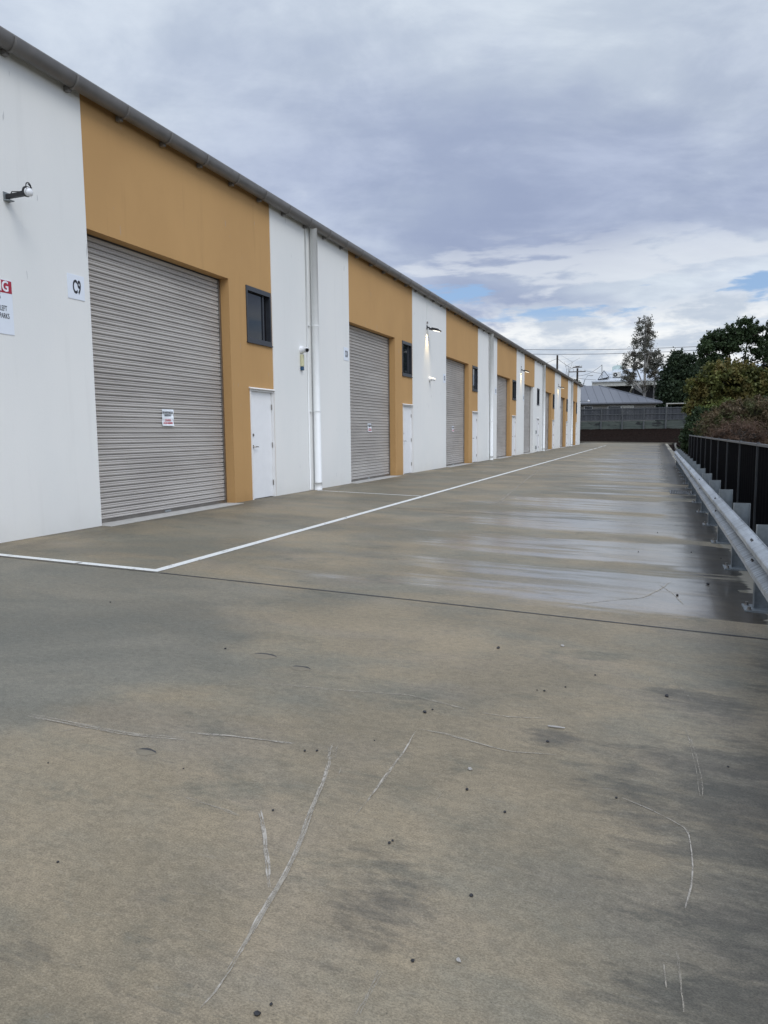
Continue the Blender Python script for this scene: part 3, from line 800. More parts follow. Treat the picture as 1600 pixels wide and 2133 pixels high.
MB().box((.001, -.46, 0), (.006, 0, .62)).build('plate', M['sign'], s)
MB().box((.0062, -.455, .47), (.0078, -.004, .612)).build('header_band', M['red'], s)
text('lettering', 'PARKING', .165, M['paper'], s, (.008, -.045, .54), WROT, .80, .004, align='RIGHT')
for tx, z, sz in (('LEFT', .290, .085), ('PARKS', .205, .085), ('S', .425, .105)):
    text('lettering', tx, sz, M['ink'], s, (.0065, {'LEFT': -.085, 'PARKS': -.058, 'S': -.165}[tx], z), WROT, .56, .0, align='RIGHT')

for k, (y0, z0, wd, h) in enumerate(((9.46, 1.38, .28, .26), (18.12, 1.28, .25, .22), (26.66, 1.27, .26, .22))):
    s = empty('paper_notice', (XO - SH + .010, y0, z0))
    mb = MB(); n = 10
    for i in range(n + 1):
        for j in range(5): mb.v.append((.004 * math.sin(i * 1.7) + (.014 if i == 0 else 0) + .002 * j % 3, wd * j / 4 + .012 * (i / n) * (1 if k else -1) * -1, h * i / n))
    for i in range(n):
        for j in range(4): q = i * 5 + j; mb.f.append((q, q + 1, q + 6, q + 5))
    mb.build('sheet', M['paper'], s)
    for tx, z, m_ in (('DO NOT BLOCK', .80, 'ink'), ('DRIVEWAY', .63, 'ink'), ('24 HOUR', .33, 'rink'), ('ACCESS REQUIRED', .16, 'rink')):
        text('lettering', tx, .042, M[m_], s, (.012, wd / 2, h * z), WROT, .8 if tx != 'ACCESS REQUIRED' else .64, .0012, .0005)
    tag(s, ['white paper notice taped to the nearest roller shutter', 'white paper notice taped to the second roller shutter', 'smaller pale notice taped to the third roller shutter'][k], 'notice', 'paper notices on the shutters')


# wall lamps
def lamp():
    s = empty('wall_lamp')
    mb = MB().box((0, -.05, -.02), (.02, .05, .10)); mb.tube([(.02, 0, .04), (.12, 0, .03)], .022, 10); mb.build('bracket', M['darkmetal'], s)
    mt = Matrix.Rotation(R(11), 4, 'Y')
    mb = MB(); mb.box((.10, -.06, -.02), (.22, .06, .035), mt); mb.box((.18, -.14, -.015), (.57, .14, .035), mt); mb.box((.22, -.09, .035), (.48, .09, .065), mt)
    mb.build('housing', M['darkmetal'], s, bevel=.006)
    MB().box((.30, -.11, -.022), (.545, .11, -.0155), mt).build('lens', M['lamp'], s)
    MB().box((0.001, -.03, .16), (.05, .03, .22)).build('junction_box', M['metal'], s)
    MB().tube([(.012, 0, .22), (.012, 0, .86)], .010, 8).build('conduit', M['pvc'], s)
    L = bpy.data.lights.new('lamp_light', 'SPOT'); L.energy = 110; L.color = (1, .74, .36); L.spot_size = R(52); L.spot_blend = .9; L.shadow_soft_size = .02
    lo = bpy.data.objects.new('lamp_light', L); COL.objects.link(lo); lo.parent = s; lo.location = (.075, 0, -.05)
    lo.rotation_euler = Vector((.06, 0, 1)).to_track_quat('Z', 'Y').to_euler()
    return s


l0 = lamp()
for k, (y, lb) in enumerate(((22.85, 'black wall lamp glowing on the white panel past the second shutter'), (40.2, 'lit black wall lamp on the white panel, middle one of the row'), (56.1, 'lit black wall lamp farthest along the facade'))):
    o = l0 if k == 0 else copy_tree(l0)
    o.location = (XW, y, 4.60); o.scale = (.80, 1, 1); tag(o, lb, 'lamp', 'lit wall lamps along the facade')

# security cameras
s = empty('security_camera', (XW, 6.56, 3.955)); tag(s, 'white dome camera on a long steel arm with coiled cable at upper left', 'security camera', 'cameras on the facade')
mb = MB(); mb.box((.001, -.045, -.03), (.008, .045, .07)); mb.box((.008, -.04, -.03), (.08, .04, -.022)); mb.build('wall_plate', M['galvpost'], s)
mb = MB(); mb.prism([(-.02, 0), (.02, 0), (.02, .045), (.016, .045), (.016, .006), (-.016, .006), (-.016, .045), (-.02, .045)], 'x', .0125, .33); mb.build('arm', M['darkmetal'], s)
mb = MB(); mb.tube([(.30, .0, .045), (.325, 0, .040)], .058, 20); mb.build('bracket', M['darkmetal'], s)
mb = MB(); mb.tube([(.325, 0, .040), (.35, .0, .032)], [.050, .048], 20); mb.ball((.35, 0, .030), .046, 16, 10, (.7, 1, 1)); mb.build('dome', M['plastic'], s, smooth=True)
mb = MB(); mb.tube([(.33 + .02 * math.sin(a * .5), .045 * math.cos(a), .09 + .045 * math.sin(a)) for a in np.linspace(-.3, 7.5, 30)], .006, 6); mb.tube([(.03, .02, .03), (.1, -.01, .065), (.2, .015, .06), (.33, .06, .10)], .006, 6); mb.build('cable', M['black'], s)


def turret(y, z, lb, faces=True):
    s = empty('security_camera', (XW, y, z)); tag(s, lb, 'security camera', 'cameras on the facade')
    MB().tube([(0, 0, 0), (.03, 0, 0), (.10, 0, -.005)], [.085, .08, .05], 18).build('base', M['plastic'], s, smooth=True)
    mb = MB().ball((.13, .0, -.005), .055, 14, 10); d = Vector((.55, -.80 if faces else .3, -.22)).normalized() * .07
    c = Vector((.13, 0, -.005)); mb.tube([c, c + d], .048, 16); mb.build('housing', M['plastic'], s, smooth=True)
    MB().tube([c + d, c + d * 1.12], .034, 16).build('lens', M['black'], s)
    return s


turret(13.90, 3.0, 'white turret camera with black lens left of the nearest downpipe')
turret(23.10, 3.0, 'white turret camera below the nearest wall lamp', False)
s = empty('security_camera', (XW, 72.6, 5.0 - .85)); tag(s, 'tiny white camera on an arm at the far corner of the building', 'security camera', 'cameras on the facade')
MB().tube([(0, 0, 0), (.75, 0, .02)], .03, 8).build('arm', M['galvpost'], s); MB().ball((.80, 0, .03), .10, 12, 8).build('dome', M['plastic'], s, smooth=True)
s = empty('alarm_sensor', (XW, 13.88, 2.60)); tag(s, 'cream and dark blue strobe box hanging below the turret camera', 'sensor')
MB().box((.002, -.045, .05), (.06, .045, .30)).build('case', M['cream'], s, bevel=.012); MB().box((.002, -.043, -.03), (.058, .043, .049)).build('strobe', M['blue'], s, bevel=.012)
MB().tube([(.012, 0, .30), (.012, 0, .37)], .012, 8).build('conduit', M['metal'], s)

for (y, z, w_, h_, lb) in ((45.62, 1.12, .16, .22, 'small dark keypad box on the white wall left of the fully white unit door'), (45.60, .18, .26, .20, 'low dark vent on the white wall beside the fully white unit door')):
    v = empty('wall_box' if z > 1 else 'wall_vent', (XO, y, z)); tag(v, lb, 'keypad' if z > 1 else 'vent')
    MB().box((.001, -w_ / 2, 0), (.05, w_ / 2, h_)).build('case', M['galvpost'], v, bevel=.006)
    for k in range(4): MB().box((.0505, -w_ * .38, h_ * (.16 + .19 * k)), (.056, w_ * .38, h_ * (.25 + .19 * k))).build('louvre', M['darkmetal'], v)

# ------------------------------------------------------------------ guard rail
gr_ = empty('guard_rail', (.85, 14, gz(.85))); gr_.location = (0, 0, 0)
tag(gr_, 'galvanised steel guard rail on bolted posts along the right edge of the yard', 'guard rail')
G0 = gz(.85)
pp = MB()
pp.box((.772, 0, 0), (.778, .07, .685)); pp.box((.924, 0, 0), (.930, .07, .685)); pp.box((.7781, .064, 0), (.9239, .07, .685))
ylist = [8.33 + 1.9 * k for k in range(-5, 14)]
for i, y in enumerate(ylist):
    if i == 0:
        p0 = pp.build('post', M['galvpost'], gr_)
        b0 = MB().box((.700, -.09, -.012), (1.02, .16, .004)).build('base_plate', M['galvpost'], p0)
        for bx_ in (.735, .985):
            for by_ in (-.055, .125): MB().tube([(bx_, by_, .003), (bx_, by_, .008), (bx_, by_, .0081), (bx_, by_, .03)], [.022, .022, .013, .013], 10).build('bolt', M['metal'], p0)
        p = p0
    else: p = copy_tree(p0, gr_)
    p.location = (0, y, G0 + .012)
WP = [(.152, .012), (.147, .004), (.108, .074), (.100, .081), (.066, .081), (.058, .074), (.018, .006), (0, .0)]
WP = WP + [(-z, d) for z, d in WP[-2::-1]]
ZC = .238
bi = 0
ya = ylist[0] - .1
while ya < ylist[-1] + .05:
    yb = min(ya + 3.8, ylist[-1] + .35); off = .0035 * (bi % 2)
    pf = [(.768 - d - off, ZC + z) for z, d in WP]; pf = pf + [(x + .003, z) for x, z in reversed(pf)]
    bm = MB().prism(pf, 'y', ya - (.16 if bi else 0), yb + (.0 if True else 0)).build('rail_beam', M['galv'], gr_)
    for zc_, dc in ((ZC + .120, .052), (ZC - .040, .042)):
        for dy_ in (-.11, -.05):
            cx_, cy_ = .768 - dc - .008 - off, ya + dy_ + .0
            tilt = Vector((-.9, 0, .42)).normalized()
            c_ = Vector((.768 - dc - off - .001, cy_, zc_)); 
            if bi: MB().tube([c_ - tilt * .006, c_ + tilt * .006], .014, 8).build('splice_bolt', M['darkmetal'], bm)
    ya = yb; bi += 1
    if yb >= ylist[-1] + .34: break

# ------------------------------------------------------------------ black panel fence
FX, FZ0, FZ1 = 1.35, -.36, 1.03
fc = empty('panel_fence', (0, 0, 0)); tag(fc, 'low black sheet panel fence with slim grey posts behind the guard rail', 'fence')
fy = [11.53 + 2.38 * k for k in range(-6, 11)]
for i, y in enumerate(fy):
    MB().box((FX - .022, y - .012, FZ0), (FX + .022, y + .012, FZ1 + .02)).build('post', M['fencepost'], fc, bevel=.003)
    if i < len(fy) - 1:
        a, b = y + .013, fy[i + 1] - .013; mb = MB(); n = 24; pf = []
        for k in range(n + 1):
            yy = a + (b - a) * k / n; ph = k % 3
            pf.append((FX + (.006 if ph == 0 else -.002), yy - (.012 if ph == 0 else 0))); pf.append((FX + (.006 if ph == 0 else -.002), yy + (.012 if ph == 0 else 0)))
        pf = sorted(pf, key=lambda q: q[1]); i0 = 0
        for z in (FZ0 + .08, FZ1 - .03): mb.v += [(x, yy, z) for x, yy in pf]
        m_ = len(pf)
        for k in range(m_ - 1): mb.f.append((k, k + 1, m_ + k + 1, m_ + k))
        mb.build('panel', M['fenceblack'], fc)
        MB().box((FX - .02, a, FZ1 - .035), (FX + .02, b, FZ1)).build('top_rail', M['railtop'], fc)
        MB().box((FX - .02, a, FZ0 + .05), (FX + .02, b, FZ0 + .09)).build('bottom_rail', M['fencepost'], fc)

# drain grate set in the slab by the rail
dg = empty('drain_grate', (.55, 18.3, gz(.55) + .002)); tag(dg, 'grey slotted drain grate in the wet concrete beside the guard rail', 'drain grate')
dg.rotation_euler = (0, math.atan(.03), 0)
mb = MB()
mb.box((-.24, -.5, 0), (.24, -.46, .012)); mb.box((-.24, .46, 0), (.24, .5, .012)); mb.box((-.24, -.4598, 0), (-.21, .4598, .012)); mb.box((.21, -.4598, 0), (.24, .4598, .012)); mb.build('frame', M['grate'], dg)
MB().box((-.209, -.459, .001), (.209, .459, .003)).build('pit_shade', M['black'], dg)  # thin black sheet stands in for the shaded pit below the bars
mb = MB()
for k in range(11): mb.box((-.19 + k * .036, -.455, .0035), (-.176 + k * .036, .455, .011))
mb.build('bars', M['grate'], dg)

# ------------------------------------------------------------------ pebbles, twig, leaf
DEB = [(-.934, 4.553), (-.548, 4.771), (-1.057, 3.343), (-1.032, 3.394), (.089, 4.08), (-.432, 3.241), (-.698, 2.835), (-1.172, 2.942), (-.82, 2.219), (-.826, 2.201), (-.576, 1.706), (-.461, 1.753), (-.494, 2.555), (-.668, 2.665), (-.58, 3.89), (-.44, 3.999), (-1.3, 2.234), (-1.367, 2.743), (-.495, 2.033), (-.872, 1.395), (-.856, 1.436), (.327, 3.295), (-.109, 2.829), (.719, 8.938), (.418, 9.24), (.488, 7.337), (.204, 6.713), (-.171, 8.981), (.042, 10.831), (-4.028, 4.476), (-2.354, 2.203), (-1.805, 2.379), (-1.416, 2.722), (-.301, 4.273), (-.541, 3.891), (-1.788, 1.687), (-2.54, 3.825)]
BIGD = {0: .012, 1: .012, 2: .011, 4: .012, 5: .008, 6: .010, 25: .016, 26: .014, 19: .009, 11: .008}
for i, (x, y) in enumerate(DEB):
    r = BIGD.get(i, random.uniform(.0035, .0065) * (1 + y * .05)); pale = i in (1, 6, 11)
    mb = MB().ball((0, 0, r * .55), r, 7, 5, (1, .8, .6), .5)
    o = mb.build('pebble', M['stonepale'] if pale else M['stone'], loc=(x, y, gz(x))); o.rotation_euler = (0, 0, random.random() * 6)
    tag(o, 'small pale pebble lying on the concrete' if pale else 'small dark pebble lying on the concrete', 'pebble', 'pale pebbles on the concrete' if pale else 'dark pebbles on the concrete')
mb = MB().tube([(-.42 - .035, 3.415, gz(-.42) + .006), (-.42, 3.412, gz(-.42) + .008), (-.42 + .045, 3.417, gz(-.42) + .006)], [.004, .005, .003], 6)
tag(mb.build('twig', M['stonepale']), 'short pale stick lying on the concrete right of centre', 'stick')
mb = MB(); mb.poly([(0, 0, .02), (.05, .02, .006), (.10, 0, .03), (.05, -.025, .012)]); mb.poly([(.04, .0, .012), (.07, .05, .03), (.08, .0, .02)])
tag(mb.build('fallen_leaf', M['leafdry'], loc=(.86, 7.05, gz(.8) + .004)), 'curled brown leaf under the guard rail', 'leaf')

# ------------------------------------------------------------------ far timber fence and retaining wall
rw = empty('retaining_wall', (0, BY, 0)); tag(rw, 'greenish timber sleeper retaining wall above the mulch bank', 'retaining wall')
tf = empty('timber_fence', (0, BY, 0)); tag(tf, 'tall weathered grey paling fence standing on the sleeper wall', 'fence')
x = -24.0; i = 0
px_list = []
while x < 22: px_list.append(x); x += 2.66
off = (-7.03 - px_list[0]) % 2.66; px_list = [p + off for p in px_list]
for i, x in enumerate(px_list):
    jz = random.uniform(-.03, .04)
    MB().box((x - .09, -.20, -.1), (x + .09, .0, 2.62 + jz)).build('post', M['timber'], rw, loc=(0, 0, 0))
    MB().box((x - .06, -.10, 2.62), (x + .06, .0, 4.38 + jz)).build('post', M['timber'], tf)
    if i < len(px_list) - 1:
        x1 = px_list[i + 1]
        for k in range(6):
            z = 1.2 + k * .232; mb = MB().box((x + .0, .01 + random.uniform(-.012, .012), z), (x1 - .0, .08, z + .222)); mb.build('sleeper', M['sleeper'], rw)
        mb = MB(); q = x + .01
        while q < x1 - .02:
            wd = random.uniform(.095, .105); h = 4.27 + random.uniform(-.03, .03); dd = random.uniform(-.006, .006)
            mb.box((q, .012 + dd, 2.62), (min(q + wd, x1) - .006, .03 + dd, h)); q += wd
        mb.build('palings', M['paling'], tf)
        for z in (2.66, 3.40, 4.12): MB().box((x + .061, -.045, z), (x1 - .061, .003, z + .08)).build('rail', M['timber'], tf)

# short grey fence at the right edge
tf2 = empty('timber_fence', (6.0, 50.5, -.3)); tag(tf2, 'short grey timber fence corner at the right edge behind the reddish bush', 'fence')
mb = MB(); q = 0
while q < 6: mb.box((q, random.uniform(-.01, .01), 0), (q + .14, .03, 1.55 + random.uniform(-.03, .03))); q += .15
mb.build('palings', M['timber'], tf2)
mb = MB(); mb.box((-.06, -.08, 0), (.06, .0, 2.0)); mb.build('post', M['timber'], tf2)
for z in (.2, 1.2): MB().box((.06, -.045, z), (6, -.012, z + .09)).build('rail', M['timber'], tf2)


# ------------------------------------------------------------------ houses
def hip(mb, x0, x1, y0, y1, ze, zr, over=.5):
    h = (y1 - y0) / 2; ym = (y0 + y1) / 2
    a, b, c, d = (x0, y0, ze), (x1, y0, ze), (x1, y1, ze), (x0, y1, ze); e, f = (x0 + h, ym, zr), (x1 - h, ym, zr)
    mb.poly([a, b, f, e]); mb.poly([b, c, f]); mb.poly([c, d, e, f]); mb.poly([d, a, e]); mb.poly([a, d, c, b])


hs = empty('house', (.35, 108, 2.55), R(12)); tag(hs, 'low house with a grey standing seam hip roof behind the paling fence', 'house')
mb = MB().box((-25.3, .6, 0), (-.6, 14.4, 2.55)); mb.build('wall', M['housewall'], hs)
mb = MB(); hip(mb, -26, 0.1, 0, 15, 2.70, 5.55); rf = mb.build('roof', M['roofgrey'], hs)
sm_ = MB()
for k in range(1, 60):
    x = -26 + k * 1.1
    if x > -.4: break
    d = min(7.5, x + 26, .1 - x) ; zt = 2.70 + 2.85 * d / 7.5
    sm_.tube([(x, .02, 2.70 + .012), (x, d, zt + .012)], .028, 4)
sm_.build('seams', M['seam'], rf)
MB().tube([(.1, 0, 2.72), (-7.4, 7.5, 5.57)], .09, 6).build('hip_cap', M['roofgrey'], rf)
MB().box((-26.1, -.14, 2.52), (.2, -.01, 2.70)).build('gutter', M['roofgrey'], hs)
MB().box((-26.05, -.005, 2.40), (.1, .02, 2.519)).build('fascia', M['fascia'], hs)
for (a, b, m_) in ((-10.2, -9.2, 'glass'), (-7.0, -5.3, 'glass'), (-5.2, -3.6, 'frame')):
    f_ = MB(); f_.box((a - .06, .54, 1.0), (b + .06, .598, 2.28)); wn = f_.build('window', M['frame'], hs); MB().box((a, .52, 1.06), (b, .539, 2.22)).build('pane', M[m_] if m_ == 'glass' else M['creamtrim'], wn)
MB().tube([(-.75, .45, 0), (-.75, .45, 2.2), (-.35, .1, 2.5)], .05, 8).build('downpipe', M['creamtrim'], hs)
pg = empty('carport', (1.6, 106.5, 2.55)); tag(pg, 'small open carport with a thin pale roof edge right of the grey roofed house', 'carport')
MB().box((-.6, 0, 2.35), (3.0, 4, 2.45)).build('roof', M['creamtrim'], pg)
for (a, b) in ((2.85, .1), (2.85, 3.9), (-.5, .1), (-.5, 3.9)): MB().box((a - .06, b - .06, 0), (a + .06, b + .06, 2.35)).build('post', M['creamtrim'], pg)

wb = empty('commercial_building', (0, 140, 2.5)); tag(wb, 'pale metal roofed building with dark open underside behind the house', 'building')
MB().box((-10.8, 2, 0), (34, 24, 7.0)).build('wall', M['darkwall'], wb)  # near-black wall colour holds the shade of the verandah under the eave
rf = MB(); rf.poly([(-11.4, 0, 7.95), (36, 0, 7.95), (36, 12, 11.0), (-8.2, 12, 11.0)]); rf.poly([(-11.4, 24, 7.9), (-8.2, 12, 11), (36, 12, 11), (36, 24, 7.9)]); rf.poly([(-11.4, 0, 7.95), (-8.2, 12, 11.0), (-11.4, 24, 7.95)]); rf = rf.build('roof', M['roofwhite'], wb)
mb = MB()
for k in range(90):
    x = -11.2 + k * .52; x2 = x + .0
    t0 = 1.0 if x > -8.2 else (x + 11.4) / 3.2
    mb.tube([(x, -.01, 7.96), (x, 12 * t0, 7.96 + 3.05 * t0)], .02, 4)
mb.build('ribs', M['acm'], rf)
MB().box((-11.6, -.25, 7.0), (36, -.02, 7.93)).build('fascia', M['creamtrim'], wb)
MB().box((-11.7, -.5, 7.75), (36, -.26, 7.98)).build('gutter', M['roofwhite'], wb)
GA, GB, GC = (-10.7, 1.2, 8.35), (-8.7, 1.2, 8.75), (-9.65, 1.6, 10.0)
mb = MB().poly([GA, GB, GC]); mb.poly([GA, GC, (-9.0, 8.2, 10.05), (-10.4, 5, 8.9)]); mb.poly([GB, (-8.9, 5.2, 9.3), (-9.0, 8.2, 10.05), GC]); mb.build('gable', M['roofwhite'], wb)
for a, b in ((GA, GC), (GC, GB), (GB, GA)): MB().tube([a, b], .05, 5).build('gable_trim', M['darkmetal'], wb)
MB().tube([(-4.5, -.3, 7.7), (-4.5, -.3, 6.6), (-4.9, 1, 5.9), (-4.9, 1, 4)], .16, 8).build('downpipe', M['creamtrim'], wb)
for k in range(8): MB().box((-10 + k * 5.5, .1, 0), (-9.75 + k * 5.5, .35, 7.0)).build('post', M['darkmetal'], wb)
ac = empty('air_conditioner', (-7.9, 142.5, 11.05)); tag(ac, 'boxy outdoor air conditioner unit on the pale metal roof', 'air conditioner')
ac.location = (-7.45, 143, 11.2)
MB().box((-.72, -.3, .1), (.72, .3, 1.0)).build('case', M['acm'], ac, bevel=.03)
MB().tube([(-.22, -.301, .55), (-.22, -.34, .55)], .36, 20).build('fan_grille', M['darkmetal'], ac); MB().tube([(-.22, -.341, .55), (-.22, -.36, .55)], .13, 12).build('fan_hub', M['acm'], ac)
for a in (-.6, .6): MB().box((a - .04, -.25, -.4), (a + .04, .25, .099)).build('foot', M['darkmetal'], ac)
sg = empty('roof_sign', (-7.6, 150, 10.0)); tag(sg, 'pale green arched sign board with a green leafy arc above the pale roof', 'sign')
mb = MB(); pts = [(-1.05, 0), (1.05, 0), (1.05, 3.9)] + [(1.05 * math.cos(a), 3.9 + .38 * math.sin(a)) for a in np.linspace(.15, math.pi - .15, 10)] + [(-1.05, 3.9)]
mb.prism(pts, 'y', 0, .25); mb.build('board', M['palegreen'], sg); 
sg.location = (-7.75, 152, 10.0)
mb = MB()
for k in range(7):
    a = math.pi * (k + .5) / 7; c = Vector((.55 * math.cos(a), 0, .45 * math.sin(a))); mb.box((c.x - .15 + .0, -.03 - .002 * k, 2.75 + c.z), (c.x + .15, -.001, 2.75 + c.z + .28))
mb.build('green_arc', M['greensign'], sg)
dh = empty('house', (-16, 152, 2.5)); tag(dh, 'dark tiled hip roof just past the warehouse end, left of the pale roof', 'house')
mb = MB().box((-9, 1, 0), (4, 12, 7.3)); mb.build('wall', M['darkwall'], dh)
mb = MB(); hip(mb, -10, 4.6, 0, 13, 7.3, 9.4); mb.build('roof', M['darkroof'], dh)


# ------------------------------------------------------------------ poles, wires, street lamp
def pole(x, y, top, arms, label):
    s = empty('utility_pole', (x, y, 2.5)); tag(s, label, 'utility pole')
    MB().tube([(0, 0, 0), (0, 0, top - 2.5)], [.24, .17], 10).build('shaft', M['timber_post'], s, smooth=True)
    for (z, hw) in arms:
        MB().box((-hw, -.3, z - 2.5 - .08), (hw, -.17, z - 2.5 + .08)).build('crossarm', M['timber_post'], s)
        mb = MB()
        for k in (-.9, -.45, .45, .9): mb.tube([(k * hw, -.23, z - 2.42), (k * hw, -.23, z - 2.15)], [.07, .05], 8)
        mb.build('insulators', M['acm'], s)
    return s


pole(-18.05, 140.5, 15.6, [], 'bare timber pole rising behind the warehouse gutter')
p2 = pole(-14.3, 140.2, 13.0, [(13.15, .85), (12.35, 1.5)], 'timber power pole with two crossarms between the warehouse and pale roof')
MB().box((-.5, -.2, 10.75), (.5, .2, 10.9)).build('platform', M['timber_post'], p2)
st = empty('street_lamp', (-13.6, 143, 2.5)); tag(st, 'slender curved street lamp left of the pale roofed building', 'street lamp')
MB().tube([(0, 0, 0), (0, 0, 6.9), (.35, 0, 8.4), (.9, 0, 9.3), (1.3, 0, 9.35)], [.1, .08, .06, .05, .05], 8).build('pole', M['galvpost'], st); MB().ball((1.6, 0, 9.3), .3, 12, 8, (1.3, .6, .35)).build('head', M['acm'], st, smooth=True)


def wire(a, b, sag, lb, r=.022):
    a, b = Vector(a), Vector(b); pts = [a.lerp(b, t) + Vector((0, 0, -4 * sag * t * (1 - t))) for t in np.linspace(0, 1, 18)]
    tag(MB().tube(pts, r, 5).build('power_line', M['wire']), lb, 'power line', 'power lines beyond the building')
wire((-36, 150, 18.8), (12, 150, 17.0), .6, 'highest power line crossing the sky behind the gum tree', .045)
wire((-36, 150, 17.9), (12, 150, 16.4), .7, 'second power line just under the highest one', .045)
wire((-24, 146, 13.8), (-18.05, 140.5, 15.0), .1, 'power line from the bare pole down to the left', .03)
wire((-18.05, 140.5, 15.0), (-14.9, 140.1, 12.8), .15, 'power line between the bare pole and the crossarm pole', .03)
wire((-14.3, 140.2, 11.6), (-9.93, 140, 13.4), .5, 'power line from the crossarm pole up to the roof mast', .03)
wire((-13.0, 140.0, 12.5), (-2, 150, 12.6), .6, 'power line running right from the crossarm pole behind the pale roof', .03)
wire((-14.3, 140.0, 11.2), (-3, 150, 12.2), .7, 'lowest power line right of the crossarm pole', .03)
tag(MB().tube([(-9.9, 141, 10.0), (-9.93, 140, 13.45)], .06, 6).build('roof_mast', M['metal']), 'thin metal mast at the left end of the pale roof', 'mast')


# ------------------------------------------------------------------ trees
def leaves(cent, size, name, m, parent, aspect=.55, droop=0.0, tint=None):
    n = len(cent); d = rng.normal(size=(n, 3)); d[:, 2] -= droop; d /= np.linalg.norm(d, axis=1)[:, None]
    e = np.cross(d, rng.normal(size=(n, 3))); e /= np.linalg.norm(e, axis=1)[:, None]
    s = (size * rng.uniform(.6, 1.35, n))[:, None]
    v = np.stack([cent - d * s, cent + e * s * aspect, cent + d * s, cent - e * s * aspect], 1).reshape(-1, 3)
    me = bpy.data.meshes.new(name); me.vertices.add(4 * n); me.vertices.foreach_set('co', v.ravel())
    me.loops.add(4 * n); me.loops.foreach_set('vertex_index', np.arange(4 * n)); me.polygons.add(n)
    me.polygons.foreach_set('loop_start', np.arange(0, 4 * n, 4)); me.polygons.foreach_set('loop_total', np.full(n, 4))
    me.update(calc_edges=True); t = tint if tint is not None else rng.random(n)
    me.attributes.new('tint', 'FLOAT', 'FACE').data.foreach_set('value', t.astype(np.float32)); me.materials.append(m)
    o = bpy.data.objects.new(name, me); COL.objects.link(o); o.parent = parent; return o


def tree(label, cat, base, trunks, blobs, leaf, size, m, bark, name='tree', clump=.55, per=90, droop=0, aspect=.55, group=None, branches=True, shell=.35):
    """trunks: list of polylines (with base radius); blobs: (x, y, z, rx, ry, rz, number of clumps), all relative to base"""
    t = empty(name, base); tag(t, label, cat, group)
    C = []; T = []
    ends = []
    for (bx, by, bz, rx, ry, rz, nc) in blobs:
        d = rng.normal(size=(nc, 3)); d /= np.linalg.norm(d, axis=1)[:, None]; rad = rng.uniform(shell, 1, nc) ** .5
        c = np.array([bx, by, bz]) + d * rad[:, None] * np.array([rx, ry, rz]); ends += list(c)
        for q in c:
            k = int(per * rng.uniform(.5, 1.5)); sp = clump * rng.uniform(.6, 1.3)
            pts = q + rng.normal(size=(k, 3)) * sp * np.array([.55, .55, .42]); C.append(pts); T.append(np.clip(rng.uniform(0, 1) * .6 + rng.uniform(0, .4, k), 0, 1))
    for (bx, by, bz, rx, ry, rz, nc) in blobs:      # stray sprigs that break the outline
        d = rng.normal(size=(max(2, nc // 4), 3)); d[:, 2] = np.abs(d[:, 2]) * .9 + .1; d /= np.linalg.norm(d, axis=1)[:, None]
        for dd in d:
            L = rng.uniform(1.02, 1.28); k = int(per * .4); f = rng.random(k)[:, None]
            q0 = np.array([bx, by, bz]) + dd * .9 * np.array([rx, ry, rz]); q1 = np.array([bx, by, bz]) + dd * L * np.array([rx, ry, rz]) + np.array([0, 0, clump * .5])
            C.append(q0 + (q1 - q0) * f + rng.normal(size=(k, 3)) * clump * .2); T.append(rng.random(k) * .8)
    leaves(np.concatenate(C), size, leaf, m, t, aspect, droop, np.concatenate(T))
    tb = MB(); tips = []
    for (pl, r) in trunks:
        P_ = [Vector(p) for p in pl]; rs = [r * (1 - .75 * k / (len(P_) - 1)) for k in range(len(P_))]; tb.tube(P_, rs, 8); tips += list(zip(P_[1:], rs[1:]))
    if branches and tips:
        for q in ends[::2]:
            qv = Vector(q); cand = [(p, r) for p, r in tips if p.z < qv.z + .3] or tips; p, r = min(cand, key=lambda s_: (s_[0] - qv).length)
            mid = p.lerp(qv, .5) + Vector((random.uniform(-.2, .2), random.uniform(-.2, .2), random.uniform(-.1, .35))); tb.tube([p, mid, qv], [min(r, .09), .045, .014], 5)
    if tips: tb.build('trunk', bark, t, smooth=True)
    return t


LG = leafmat('gum_leaves', (.085, .09, .068), (.19, .185, .15), (.14, .115, .09))
LD = leafmat('dark_leaves', (.014, .024, .012), (.05, .075, .035))
LT = leafmat('broad_dark_leaves', (.018, .032, .014), (.065, .10, .04))
LO = leafmat('olive_leaves', (.028, .036, .010), (.17, .18, .05), (.17, .13, .04))
LR = leafmat('reddish_leaves', (.045, .036, .018), (.215, .155, .09), (.09, .115, .04))
LY = leafmat('bright_leaves', (.06, .085, .018), (.15, .18, .045))
LB = leafmat('dry_brush', (.04, .026, .018), (.22, .14, .095))

# gum trees (two slim pale trunks)
tree('tall slender gum tree with pale trunk and airy grey-green crown, left of the pair', 'tree', (-2.0, 116, 2.5),
     [([(0, 0, 0), (0, 0, 4.2), (-.05, 0, 8), (-.1, 0, 11.5), (-.2, 0, 14.5)], .26), ([(0, 0, 5), (-1.2, 0, 8), (-2.0, 0, 10)], .12), ([(0, 0, 8), (.7, 0, 11), (.9, 0, 13)], .10)],
     [(-.3, 0, 13.8, 1.25, 1.3, 1.8, 32), (-.9, 0, 11.2, 1.2, 1.3, 1.5, 24), (-2.1, 0, 8.6, 1.1, 1.3, 2.1, 32), (-.2, 0, 9, 1.0, 1.2, 2.0, 24), (.5, .3, 12.2, .8, .9, 1.2, 14), (-2.3, 0, 6.6, .9, 1.0, .9, 14), (-.3, 0, 5.2, 1.2, 1, .8, 7)],
     'crown', .14, LG, M['barkpale'], per=62, clump=.46, droop=.9, aspect=.34, group='gum trees behind the grey roof', name='gum_tree')
